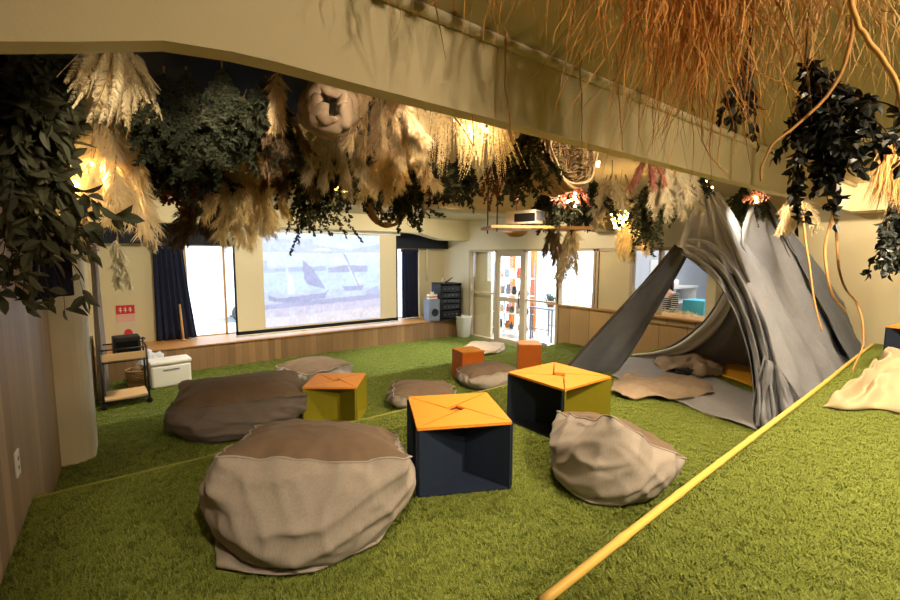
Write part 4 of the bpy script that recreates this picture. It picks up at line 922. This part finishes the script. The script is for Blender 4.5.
leafy('dried_flower_bunch', 'pink dried flowers below the large woven ring', 'dried flowers', (2.844,2.228,2.577), 0.314, 18, .7, L_PINK, (.016, .011), 130, LG, .02, jit=.9, seed=74)
leafy('dried_flower_bunch', 'brown dried flowers above the projector', 'dried flowers', (2.188,2.349,2.643), 0.372, 18, .55, L_RUST, (.018, .012), 130, LG, .02, jit=.9, seed=75)
leafy('dark_leaf_branch', 'black-green leafy branch hanging at the upper right in front of the beam', 'foliage', (1.567,0.433,2.459), .40, 28, .24, L_BLACK, (.034, .021), 34, LG, .05, lean=(.46, -.34), jit=.7, seed=81)
leafy('dark_leaf_branch', 'small black-green sprig left of the leafy branch', 'foliage', (1.451,0.533,2.565), .34, 4, .2, L_BLACK, (.034, .022), 10, LG, .08, jit=.6, seed=82, start=.5)
leafy('dark_leaf_branch', 'dark dried leaves at the right edge above the navy table', 'foliage', (2.948,0.418,2.244), 0.402, 12, .22, L_BLACK, (.034, .024), 40, LG, .1, seed=83)
# --- raffia fringe under the front ceiling
def raffia(label, loc, L, n, rad, m=RAFFIA):
    rd = random.Random(int(loc[0]*991)+n); t = thing('raffia_bundle', label, 'raffia', loc, 0, 'raffia bundles under the front ceiling'); b = MB()
    for k in range(int(n*.24)):
        a = rd.uniform(0, 6.28); r = rad*math.sqrt(rd.random()); p = Vector((r*math.cos(a)*1.4, r*math.sin(a)*.8, 0)); l = L*rd.uniform(.35, 1.1)*(1 if rd.random() < .9 else 1.3)
        wd = rd.choice((.0008, .0012, .0016, .0025)); d = Vector((rd.uniform(-.35, .35), rd.uniform(-.35, .35), -1)).normalized()
        side = Vector((math.cos(a*3), math.sin(a*3), 0)); vs = []; ns = 12; cur = rd.uniform(.08, .45)
        for i in range(ns+1):
            f = 1-(i/ns)**3*.8; vs += [p-side*wd*f, p+side*wd*f]
            p = p+d*l/ns; d = (d+Vector((rd.uniform(-cur, cur), rd.uniform(-cur, cur), -.06))).normalized(); side = (Matrix.Rotation(rd.uniform(-.5, .5), 3, 'Z') @ side)
        b.add(vs, [(2*i, 2*i+1, 2*i+3, 2*i+2) for i in range(ns)])
    b.build('strands', m, t); MB().tube([(0, 0, -.03), (0, 0, ZC-loc[2]+.005)], rad*.25, 8).build('tied_end', TWINE, t); return t
for k, (a, L, n, rad, lab) in enumerate((
    ((0.635,1.085,2.69), .22, 40, .09, 'short sparse orange raffia at the far left of the fringe'), ((0.751,0.972,2.69), .24, 66, .09, 'orange raffia, second from the left of the fringe'),
    ((0.877,0.877,2.69), .26, 84, .09, 'orange raffia, third from the left of the fringe'), ((1.019,0.794,2.69), .30, 120, .09, 'curly orange raffia above the middle of the beam'),
    ((1.136,0.732,2.69), .38, 190, .08, 'longer orange raffia left of the thickest part of the fringe'), ((1.238,0.691,2.69), .48, 460, .08, 'thick orange raffia reaching over the beam'),
    ((1.327,0.64,2.69), .52, 700, .08, 'thickest longest raffia in the middle of the right fringe'), ((1.407,0.58,2.69), .46, 700, .08, 'golden raffia left of the black-green branch'),
    ((1.496,0.512,2.69), .42, 280, .08, 'tan raffia behind the black-green branch'), ((1.59,0.441,2.69), .38, 260, .08, 'tan raffia above the black-green branch'),
    ((1.675,0.378,2.69), .38, 240, .08, 'tan raffia right of the thick twisted vine'), ((1.764,0.31,2.69), .42, 240, .08, 'tan raffia in the top right corner'))):
    raffia(lab, a, L, n, rad, RAFFIA if k < 8 else RAFFIAP)
def vine(label, pts, r0, r1=None, m=VINE):
    n = 26; q = [cr(pts, k/n)+noise.noise_vector(Vector((k*.35, r0*900, len(label))))*.006 for k in range(n+1)]; q[0] = Vector((q[0].x, q[0].y, max(q[0].z, ZC)))
    r1 = r1 or r0*.5
    return setp(MB().tube(q, [r0+(r1-r0)*k/n for k in range(n+1)], 7).build('dried_vine', m), label, 'vine', 'dried vines hanging in front of the beam')
vine('thick twisted vine crossing in front of the black-green branch', [(1.52,0.331,2.763),(1.495,0.321,2.539),(1.477,0.321,2.428),(1.439,0.336,2.321),(1.366,0.379,2.236),(1.313,0.412,2.187),(1.284,0.427,2.129),(1.278,0.426,2.087)], .006, .002, mat('vine_pale', (176, 128, 72), .6, var=.2))
vine('bright thick vine in the top right corner', [(1.309,0.312,2.659),(1.308,0.288,2.462),(1.328,0.263,2.384),(1.363,0.228,2.315),(1.387,0.198,2.219)], .006, .005, mat('vine_gold', (222, 170, 92), .5))
vine('thin vine hanging over the rear tent, left of three', [(2.906,0.878,3.155),(2.89,0.816,2.574),(2.895,0.749,2.073),(2.91,0.695,1.73),(2.94,0.645,1.509)], .008, .004)
vine('thin vine hanging over the rear tent, middle of three', [(3.064,0.733,2.945),(3.042,0.663,2.259),(2.979,0.674,1.968),(2.987,0.638,1.731),(3.048,0.578,1.615)], .009, .005)
vine('thin vine hanging over the rear tent, right of three', [(3.107,0.702,2.945),(3.033,0.65,2.1),(3.041,0.604,1.784),(3.101,0.543,1.652),(3.112,0.51,1.457),(3.056,0.532,1.298)], .007, .004)
for k, (pts, lab) in enumerate((([(0.589,1.578,2.986),(0.572,1.565,2.78),(0.56,1.559,2.669),(0.578,1.536,2.59),(0.603,1.512,2.546)], 'thin vine near the left end of the beam'), ([(0.345,1.759,2.985),(0.333,1.742,2.778),(0.32,1.741,2.692),(0.309,1.743,2.641)], 'short vine over the left of the beam'),
    ([(0.813,1.403,2.919),(0.794,1.387,2.678),(0.782,1.382,2.574),(0.785,1.368,2.478)], 'thin vine down the beam above the tan pampas'), ([(0.92,1.457,2.987),(0.902,1.443,2.767),(0.876,1.443,2.62),(0.851,1.446,2.491),(0.919,1.396,2.502),(0.995,1.331,2.429),(1.053,1.272,2.305)], 'long vine sweeping along the beam to the white tassel flowers'),
    ([(1.03,1.362,2.877),(1.007,1.355,2.694),(0.988,1.359,2.613),(1.032,1.32,2.562),(1.052,1.296,2.488),(1.053,1.272,2.305)], 'vine falling straight down to the white tassel flowers'), ([(1.186,1.245,2.878),(1.177,1.238,2.768),(1.161,1.227,2.584),(1.164,1.206,2.438),(1.161,1.194,2.32)], 'vine hanging down the beam right of the tassel flowers'),
    ([(1.109,1.302,2.878),(1.113,1.281,2.731),(1.088,1.283,2.599),(1.056,1.301,2.555),(1.024,1.334,2.628)], 'looped vine in front of the beam'), ([(1.654,1.097,2.972),(1.637,1.079,2.731),(1.633,1.052,2.49),(1.634,1.031,2.33)], 'vine over the beam above the cream pampas'), ([(1.524,1.193,2.971),(1.517,1.168,2.73),(1.51,1.143,2.489),(1.501,1.13,2.337)], 'vine over the beam above the large woven ring'), ([(2.279,0.924,2.806),(2.252,0.916,2.577),(2.216,0.913,2.347),(2.25,0.881,2.292)], 'vine over the beam in front of the left tent top'))):
    vine(lab, pts, .004 if k not in (3, 4, 5) else .005, .002)
# --- woven rings and rolled cloth
def ring(label, loc, R, depth, face, tangle, m=RATTAN):
    t = thing('woven_ring', label, 'woven ring', loc, 0, 'woven rings in the hanging plants')
    Q = Vector(face).to_track_quat('Z', 'Y').to_matrix(); rd = random.Random(int(R*1000))
    b = MB()
    for k in range(26):
        zz = depth*(k/25-.5); b.tube([Q @ Vector(((R+.01*math.sin(3*a+k))*math.cos(a), (R+.01*math.cos(2*a+k))*math.sin(a), zz+.012*math.sin(4*a+k))) for a in [2*PI*j/36 for j in range(37)]], .0075, 5, cap=False)
    b.build('hoop', m, t)
    b = MB()
    for k in range(tangle):
        a = rd.uniform(0, 6.28); pts = []
        for j in range(16):
            a += rd.uniform(.1, .6); r = R*rd.uniform(.35, .92); pts.append(Q @ Vector((r*math.cos(a), r*math.sin(a), depth*rd.uniform(-.1, .55))))
        b.tube([cr(pts, j/60) for j in range(61)], .005, 5)
    b.build('twigs', TWINE, t)
    MB().tube([Q @ Vector((0, R if abs((Q @ Vector((0, 1, 0))).z) > .5 else R, 0)), (0, 0, ZC-loc[2])], .005, 6).build('twine', TWINE, t)
    return t
ring('large woven ring of vines filled with twigs, right of the tassel flowers', (2.243,1.852,2.504), .19, .26, (-.1, -.88, .12), 9, mat('rattan_tan', (178, 150, 116), .7, island=.25))
ring('small woven ring hanging beside the top of the screen', (2.153,3.972,2.394), .19, .14, (-.1, -1, .05), 12)
t = thing('cloth_roll', 'rolled beige cloth tied under the beam', 'cloth', (0.676,1.725,2.487), 0)
Q = Vector((-.45, -.85, -.1)).to_track_quat('Z', 'Y').to_matrix(); b = MB()
def rope(b, R, r, z0, a0, a1, seed, wob=.014, n=46):
    pts, rr = [], []
    for j in range(n+1):
        a = a0+(a1-a0)*j/n; rad = R+wob*noise.noise(Vector((a*1.3, seed, 0)))*2
        pts.append(Q @ Vector((rad*math.cos(a), rad*math.sin(a), z0+.02*noise.noise(Vector((a, seed, 3)))))); rr.append(r*(1+.22*noise.noise(Vector((a*2.2, seed, 8)))))
    st = len(b.v); b.tube(pts, rr, 14)
    for i in range(st, len(b.v)):
        p = Vector(b.v[i]); b.v[i] = tuple(p+noise.noise_vector(p*30)*.010+noise.noise_vector(p*14)*.016)
rope(b, .080, .034, -.03, 0, 6.6, 1, .012); rope(b, .074, .028, .02, 2, 8.0, 2, .016); rope(b, .060, .022, .05, 0, 4.2, 4, .02); rope(b, .086, .030, -.08, 1, 7.4, 5, .012); rope(b, .045, .020, .06, 2.6, 5.2, 7, .02)
b.build('cloth', BEIGEC, t); MB().tube([(0, 0, .10), (0, 0, ZC-Vector(t.location).z)], .006, 6).build('twine', TWINE, t)
t = thing('woven_bowl', 'shallow woven bowl hung below the projector shelf', 'bowl', (3.77,3.748,2.204), 0)
MB().lathe([(.001, -.075), (.07, -.065), (.12, -.035), (.145, 0), (.135, 0), (.11, -.03), (.06, -.055), (.001, -.063)], (0, 0, 0), 24).build('bowl', RATTAN, t); to_ceiling(t, t.location)
# --- fairy lights
bulbme = MB().ball((0, 0, 0), .010, 8).mesh('bulb', BULB)
def fairy(label, loc, R, n, energy):
    rd = random.Random(int(loc[0]*100)); t = thing('fairy_lights', label, 'fairy lights', loc, 0, 'fairy lights in the plants')
    pts = [Vector((0, 0, ZC-loc[2]))]
    for k in range(n):
        p = Vector((rd.gauss(0, 1), rd.gauss(0, 1), rd.gauss(0, 1))); p = p.normalized()*R*rd.uniform(.3, 1); pts.append(p)
        objm('bulb', bulbme, t).location = p
    MB().tube([cr(pts, j/(n*5)) for j in range(n*5+1)], .0015, 4).build('wire', STEMD, t)
    l = light('fairy_glow', 'POINT', (0, 0, -.02), energy, (1, .70, .34), R*.5); l.parent = t
fairy('glowing fairy lights in the pampas right of the projector', (3.815,2.407,2.271), .11, 48, 7)
fairy('fairy lights glowing among the eucalyptus on the left', (-0.23,2.526,2.195), .11, 26, 3)
fairy('fairy lights behind the bright white pampas', (-0.059,2.572,2.275), .08, 12, 11)
fairy('fairy lights above the screen behind the pale fringe', (1.226,2.906,2.38), .06, 10, 2)
fairy('fairy lights behind the white tassel flowers', (1.503,1.849,2.577), .10, 12, 2.5)
fairy('fairy lights among the pink dried flowers', (2.831,2.209,2.343), .07, 8, 1)
fairy('fairy lights on the left tent top', (4.168,1.802,2.53), .06, 8, 2)
fairy('fairy lights on the rear tent top', (5.055,1.702,2.508), .06, 8, 1.5)
fairy('single glint of fairy lights under the beam', (2.828,1.991,2.582), .03, 6, 1)

# ------------------------------------------------------------------ the shop and kitchen beyond the glass
t = thing('counter_top', 'wooden counter top at the serving hatch behind the tent', 'counter', (6.62, 3.24, .985))
MB().b2((-.2, -.62, 0), (.34, .62, .032)).build('board', OAK, t, .004)
MB().b2((-.14, -.62, -.10), (-.12, .62, 0)).build('apron', WOODR, t)
bunch_ = thing('straw_heap', 'heap of pale straw lying on the serving counter', 'straw', (6.62, 3.15, 1.02)); b = MB(); rd = random.Random(5)
for k in range(140): strand(b, Vector((rd.uniform(-.14, .14), rd.uniform(-.3, .3), rd.uniform(0, .05))), Vector((rd.uniform(-1, 1), rd.uniform(-1, 1), rd.uniform(.0, .6))).normalized(), rd.uniform(.08, .2), .004, .2, rd, 3)
b.build('straw', mat('straw', (226, 208, 150), .8, island=.2), bunch_)
t = thing('kitchen_shelf', 'white wall shelf with jars in the kitchen seen through the tent', 'shelf', (8.3, 4.16, 0))
for z in (1.02, 1.30): MB().b2((-.9, -.16, z), (.9, .18, z+.035)).build('board', WHITEP, t)
for x in (-.85, .0, .85): MB().b2((x-.015, -.14, .0), (x+.015, .17, 1.30)).build('bracket', WHITEP, t)
for k, (x, z, r, h, c, lab) in enumerate(((-.42, 1.337, .07, .16, (236, 150, 40), 'orange pot on the kitchen shelf'), (-.22, 1.337, .05, .12, (236, 228, 214), 'white jar next to the orange pot on the kitchen shelf'), (.0, 1.337, .05, .18, (214, 196, 170), 'tall beige jar on the kitchen shelf'), (.2, 1.337, .06, .14, (240, 236, 230), 'white canister right of the tall beige jar'), (-.35, 1.057, .09, .09, (176, 120, 84), 'brown bowl on the lower kitchen shelf'), (.05, 1.057, .07, .1, (222, 214, 204), 'pale bowl on the lower kitchen shelf'), (-.75, 1.337, .06, .16, (226, 220, 214), 'white jug at the left end of the kitchen shelf'))):
    t = thing('jar', lab, 'jar', (8.3+x, 4.12, z), 0, 'jars on the kitchen shelf'); m_ = mat('jar_%d' % k, c, .4)
    MB().lathe([(.001, 0), (r*.9, 0), (r, .02), (r, h*.8), (r*.8, h*.9), (.001, h*.9)], (0, 0, 0), 18).build('body', m_, t); MB().lathe([(.001, h*.9), (r*.7, h*.9), (r*.7, h), (.001, h)], (0, 0, 0), 18).build('lid', WHITEPL, t)
t = thing('cyan_crate', 'bright cyan box behind the serving counter', 'box', (7.6, 3.30, 0)); MB().b2((-.2, -.2, .0), (.2, .2, .9)).build('stand', WHITEPL, t); MB().b2((-.17, -.17, .9), (.17, .17, 1.20)).build('box_body', mat('cyan_plastic', (92, 196, 226), .4), t, .01)
t = thing('pinboard', 'white notice board with papers on the kitchen wall', 'notice board', (7.94, 4.345, 1.55)); MB().b2((0, -.02, -.3), (1.0, 0, .3)).build('board', WHITEP, t)
for k in range(8): MB().b2((.06+.12*k, -.024, -.22+.07*(k % 3)), (.15+.12*k, -.02, -.06+.09*(k % 4))).build('paper', mat('paper_%d' % k, ((240, 214, 214), (210, 226, 240), (246, 240, 216), (226, 196, 190))[k % 4], .8), t)
# person standing behind the hatch
def skin(name, pts, edges, rad, m, parent, sub=2):
    me = bpy.data.meshes.new(name); me.from_pydata(pts, edges, []); o = objm(name, me, parent); sm = o.modifiers.new('skin', 'SKIN'); sm.use_smooth_shade = True
    for i, r in enumerate(rad):
        r = r if isinstance(r, tuple) else (r, r); me.skin_vertices[0].data[i].radius = r; me.skin_vertices[0].data[i].use_root = (i == 0)
    ss = o.modifiers.new('sub', 'SUBSURF'); ss.levels = ss.render_levels = sub; me.materials.append(m); return o
SKIN = mat('skin', (214, 170, 142), .55, var=.05)
pp = thing('person', 'person in a black and white striped top with dark hair behind the serving counter', 'person', (7.3,3.636,0.67)[0:2]+(.003,), math.radians(70))
# local frame: faces +Y, hips at z .82
J = [(0, 0, .82), (0, 0, 1.0), (0, .02, 1.18), (0, .04, 1.29), (0, .06, 1.36), (0, .08, 1.44), (0, .10, 1.53),
     (.16, .03, 1.27), (.20, .06, 1.04), (.16, .26, .98), (-.16, .03, 1.27), (-.20, .06, 1.04), (-.16, .26, .98),
     (.09, 0, .78), (.10, .01, .44), (.10, -.01, .08), (.10, .12, .035), (-.09, 0, .78), (-.10, .01, .44), (-.10, -.01, .08), (-.10, .12, .035)]
E_ = [(0, 1), (1, 2), (2, 3), (3, 4), (4, 5), (5, 6), (3, 7), (7, 8), (8, 9), (3, 10), (10, 11), (11, 12), (0, 13), (13, 14), (14, 15), (15, 16), (0, 17), (17, 18), (18, 19), (19, 20)]
R_ = [(.15, .11), (.13, .1), (.15, .1), (.11, .08), .048, (.072, .085), (.062, .075), .05, .04, .028, .05, .04, .028, .085, .06, .04, .035, .085, .06, .04, .035]
for sgn, w_ in ((1, 9), (-1, 12)):
    base = J[w_]; J.append((base[0]-.01*sgn, base[1]+.07, base[2]-.005)); E_.append((w_, len(J)-1)); R_.append((.034, .016)); pm = len(J)-1
    for f_, (dx, L_) in enumerate(((-.026, .066), (-.009, .076), (.009, .072), (.025, .056))):
        J.append((J[pm][0]+dx, J[pm][1]+L_*.5, J[pm][2]-.004)); E_.append((pm, len(J)-1)); R_.append(.0085)
        J.append((J[pm][0]+dx*1.1, J[pm][1]+L_, J[pm][2]-.02)); E_.append((len(J)-2, len(J)-1)); R_.append(.0075)
    J.append((base[0]-.04*sgn, base[1]+.05, base[2]-.01)); E_.append((w_, len(J)-1)); R_.append(.0105)
    J.append((base[0]-.055*sgn, base[1]+.085, base[2]-.015)); E_.append((len(J)-2, len(J)-1)); R_.append(.009)
skin('body', J, E_, R_, SKIN, pp)
st, nt, pr, out = nodes('striped_knit'); tc = nt.nodes.new('ShaderNodeTexCoord'); sp = nt.nodes.new('ShaderNodeSeparateXYZ'); ml = nt.nodes.new('ShaderNodeMath'); ml.operation = 'MULTIPLY'; ml.inputs[1].default_value = 30; fr = nt.nodes.new('ShaderNodeMath'); fr.operation = 'FRACT'; gt = nt.nodes.new('ShaderNodeMath'); gt.operation = 'GREATER_THAN'; gt.inputs[1].default_value = .68
mx = nt.nodes.new('ShaderNodeMix'); mx.data_type = 'RGBA'; mx.inputs[6].default_value = (.02, .02, .022, 1); mx.inputs[7].default_value = (.5, .47, .42, 1)
nt.links.new(tc.outputs['Object'], sp.inputs[0]); nt.links.new(sp.outputs[2], ml.inputs[0]); nt.links.new(ml.outputs[0], fr.inputs[0]); nt.links.new(fr.outputs[0], gt.inputs[0]); nt.links.new(gt.outputs[0], mx.inputs[0]); nt.links.new(mx.outputs[2], pr.inputs['Base Color'])
skin('striped_top', [(0, 0, .84), (0, 0, 1.0), (0, .02, 1.18), (0, .04, 1.28), (.16, .03, 1.27), (.20, .06, 1.04), (.165, .24, .985), (-.16, .03, 1.27), (-.20, .06, 1.04), (-.165, .24, .985)], [(0, 1), (1, 2), (2, 3), (3, 4), (4, 5), (5, 6), (3, 7), (7, 8), (8, 9)], [(.168, .125), (.148, .115), (.166, .115), (.122, .092), .064, .054, .04, .064, .054, .04], st, pp)
skin('trousers', [(0, 0, .86), (.09, 0, .78), (.10, .01, .44), (.10, -.01, .09), (-.09, 0, .78), (-.10, .01, .44), (-.10, -.01, .09)], [(0, 1), (1, 2), (2, 3), (0, 4), (4, 5), (5, 6)], [(.16, .12), .1, .075, .06, .1, .075, .06], mat('trousers', (48, 48, 56), .9), pp)
HAIR = mat('dark_hair', (34, 26, 22), .5, var=.3, scale=40, stretch=(1, 1, .1))
skin('hair', [(0, .045, 1.56), (0, .02, 1.48), (0, -.005, 1.38), (0, -.02, 1.26)], [(0, 1), (1, 2), (2, 3)], [(.088, .088), (.096, .078), (.09, .05), (.07, .035)], HAIR, pp)
fc = MB(); fc.ball((.03, .178, 1.50), .011, 8).ball((-.03, .178, 1.50), .011, 8); fc.build('eyes', WHITEPL, pp)
fc = MB(); fc.ball((0, .19, 1.475), .014, 8, 0, (1, 1.1, 1.5)).ball((.078, .09, 1.49), .022, 8, 0, (.5, .8, 1.3)).ball((-.078, .09, 1.49), .022, 8, 0, (.5, .8, 1.3)); fc.build('nose_and_ears', SKIN, pp)
MB().ball((0, .178, 1.44), .02, 8, 0, (1.1, .5, .35)).build('mouth', mat('lips', (176, 104, 96), .5), pp)
# display shelf seen through the door
t = thing('display_shelf', 'open display shelf of small goods seen through the glass door', 'shelf', (7.35, 7.36, .0), math.radians(0))
for x in (-.18, .18):
    for y in (-.48, .48): MB().b2((x-.012, y-.012, .012), (x+.012, y+.012, 1.75)).build('post', GREYPL, t)
SH = (.16, .55, .98, 1.38)
for z in SH: MB().b2((-.2, -.5, z), (.2, .5, z+.02)).build('shelf_board', WHITEPL, t)
rd = random.Random(21); gcols = [(64, 60, 62), (176, 112, 72), (86, 96, 120), (206, 196, 176), (190, 74, 60), (70, 84, 64), (150, 140, 132), (44, 46, 54)]
gn = ('dark', 'brown', 'blue grey', 'cream', 'red', 'green', 'pale grey', 'navy')
for s, z in enumerate(SH):
    for k in range(5):
        c = (k+s*3) % 8; t = thing('pot', '%s pot, %s from the left on the %s shelf behind the door' % (gn[c], ('first', 'second', 'third', 'fourth', 'fifth')[k], ('bottom', 'second', 'third', 'top')[s]), 'pot', (7.35+rd.uniform(-.05, .05), 7.76-.20*k, z+.021), 0, 'pots on the display shelf')
        r = rd.uniform(.045, .075); h = rd.uniform(.1, .24); m_ = mat('pot_%d' % c, gcols[c], .5)
        MB().lathe([(.001, 0), (r*.8, 0), (r, h*.4), (r*.75, h*.8), (r*.8, h), (r*.65, h), (r*.6, h*.7), (.001, h*.3)], (0, 0, 0), 14).build('pot_body', m_, t)
        b = MB()
        for q in range(8): strand(b, Vector((0, 0, h*.5)), Vector((rd.uniform(-.5, .5), rd.uniform(-.5, .5), 1)).normalized(), rd.uniform(.1, .18), .006, -.02, rd, 3)
        b.build('stems', STEMD, t)
setp(MB().box((8.3, 8.35, 1.35), (.12, .12, 2.7)).build('wooden_post', ORANGED), 'orange-brown wooden post in the shop beyond the door', 'post')
setp(MB().box((8.2, 7.5, 1.35), (.12, .12, 2.7)).build('wooden_post', ORANGED), 'orange-brown wooden post in the shop right of the door', 'post')
# outdoor shoes and furniture beyond the panes
for k, (y, lab) in enumerate(((6.10, 'dark shoe on the entrance floor, left of the pair'), (5.97, 'dark shoe on the entrance floor, right of the pair'))):
    t = thing('shoe', lab, 'shoe', (6.86, y, .012), math.radians(20), 'dark shoes at the entrance')
    b = MB(); b.grid(lambda u, v: (.13-.26*u+.0, (.045-.012*math.sin(PI*u*1.2))*math.cos(2*PI*v), .045+.012*(u > .4)+(.045+.035*max(0, u-.3))*math.sin(2*PI*v)*(math.sin(PI*min(1, max(.02, u)))**.35)), 14, 14); b.build('upper', BLACKPL, t)
    MB().b2((-.13, -.045, 0), (.13, .045, .02)).build('sole', mat('sole_%d' % k, (90, 84, 78), .7), t, .008)
def cafe_table(label, x, y, h=.72):
    t = thing('side_table', label, 'table', (x, y, .002), 0, 'tables beyond the glass'); MB().b2((-.35, -.35, h), (.35, .35, h+.03)).build('table_top', GREYPL, t)
    for sx in (-.31, .31):
        for sy in (-.31, .31): MB().b2((sx-.015, sy-.015, 0), (sx+.015, sy+.015, h)).build('leg', GREYPL, t)
    for sx in (-1, 1): MB().b2((sx*.31-.01, -.3, .25), (sx*.31+.01, .3, .27)).build('stretcher', GREYPL, t)
cafe_table('grey metal table beyond the pane right of the door', 7.75, 6.55, .72)
cafe_table('grey metal table beyond the window left of the tent', 8.3, 6.15, .80)
leafy_ = thing('potted_plant', 'potted plant on the grey table right of the door', 'plant', (7.75, 6.55, .754)); MB().lathe([(.001, 0), (.07, 0), (.09, .14), (.075, .14), (.001, .1)]).build('pot', mat('terracotta', (150, 96, 70), .7), leafy_)
b = MB(); rd = random.Random(3)
for q in range(70): strand(b, Vector((rd.uniform(-.05, .05), rd.uniform(-.05, .05), .1)), Vector((rd.uniform(-.7, .7), rd.uniform(-.7, .7), 1)).normalized(), rd.uniform(.15, .4), .012, .15, rd, 4)
b.build('leaves', L_MID, leafy_)
t = thing('planter', 'pale planter with green plants beyond the window panes', 'planter', (9.6, 7.4, 0)); MB().b2((-.2, -1.0, 0), (.2, 1.0, .5)).build('trough', WHITEPL, t)
b = MB()
for q in range(160): strand(b, Vector((rd.uniform(-.15, .15), rd.uniform(-.95, .95), .48)), Vector((rd.uniform(-.5, .5), rd.uniform(-.5, .5), 1)).normalized(), rd.uniform(.2, .5), .014, .1, rd, 3)
b.build('plants', mat('plant_green', (120, 150, 96), .7, island=.3), t)
# street outside the stage window
struct('ground_street', MB().b2((-14, 9.3, -.5), (24, 40, -.4)), mat('street', (214, 216, 220), .8, var=.05))
BLD = mat('far_building', (232, 236, 242), .8, var=.05); PANEM = mat('far_window', (170, 196, 224), .3)
for (x, y, w_, h, lab) in ((1.6, 24, 9, 7, 'pale building across the street, seen left of the screen'), (13, 26, 8, 8, 'pale building across the street, seen right of the screen')):
    t = thing('building', lab, 'building', (x, y, -.4)); MB().b2((-w_/2, 0, 0), (w_/2, 5, h)).build('walls', BLD, t)
    for i in range(6):
        for j in range(3): MB().b2((-w_/2+.5+i*1.35, -.05, .9+j*2.2), (-w_/2+1.3+i*1.35, .02, 2.2+j*2.2)).build('window', PANEM, t)
t = thing('parked_car', 'pale car parked outside, low in the left stage window', 'car', (4.4, 17, -.4), 0)
prof = [(-2.0, .25), (-2.0, .75), (-1.5, .85), (-1.0, 1.35), (.6, 1.38), (1.2, .9), (1.95, .78), (2.0, .3)]
MB().prism(prof, 1, -.8, .8).build('body', mat('car_paint', (214, 222, 232), .3), t, .05); MB().prism([(-1.2, .9), (-.9, 1.27), (.5, 1.3), (.95, .92)], 1, -.81, .81).build('car_window', mat('car_glass', (160, 180, 204), .1), t)
for x in (-1.3, 1.25):
    for y in (-.78, .78): MB().lathe([(.001, -.1), (.28, -.1), (.32, -.07), (.32, .07), (.28, .1), (.001, .1)], (x, y, .32), 20, 0, Matrix.Rotation(PI/2, 3, 'X')).build('wheel', BLACKPL, t)
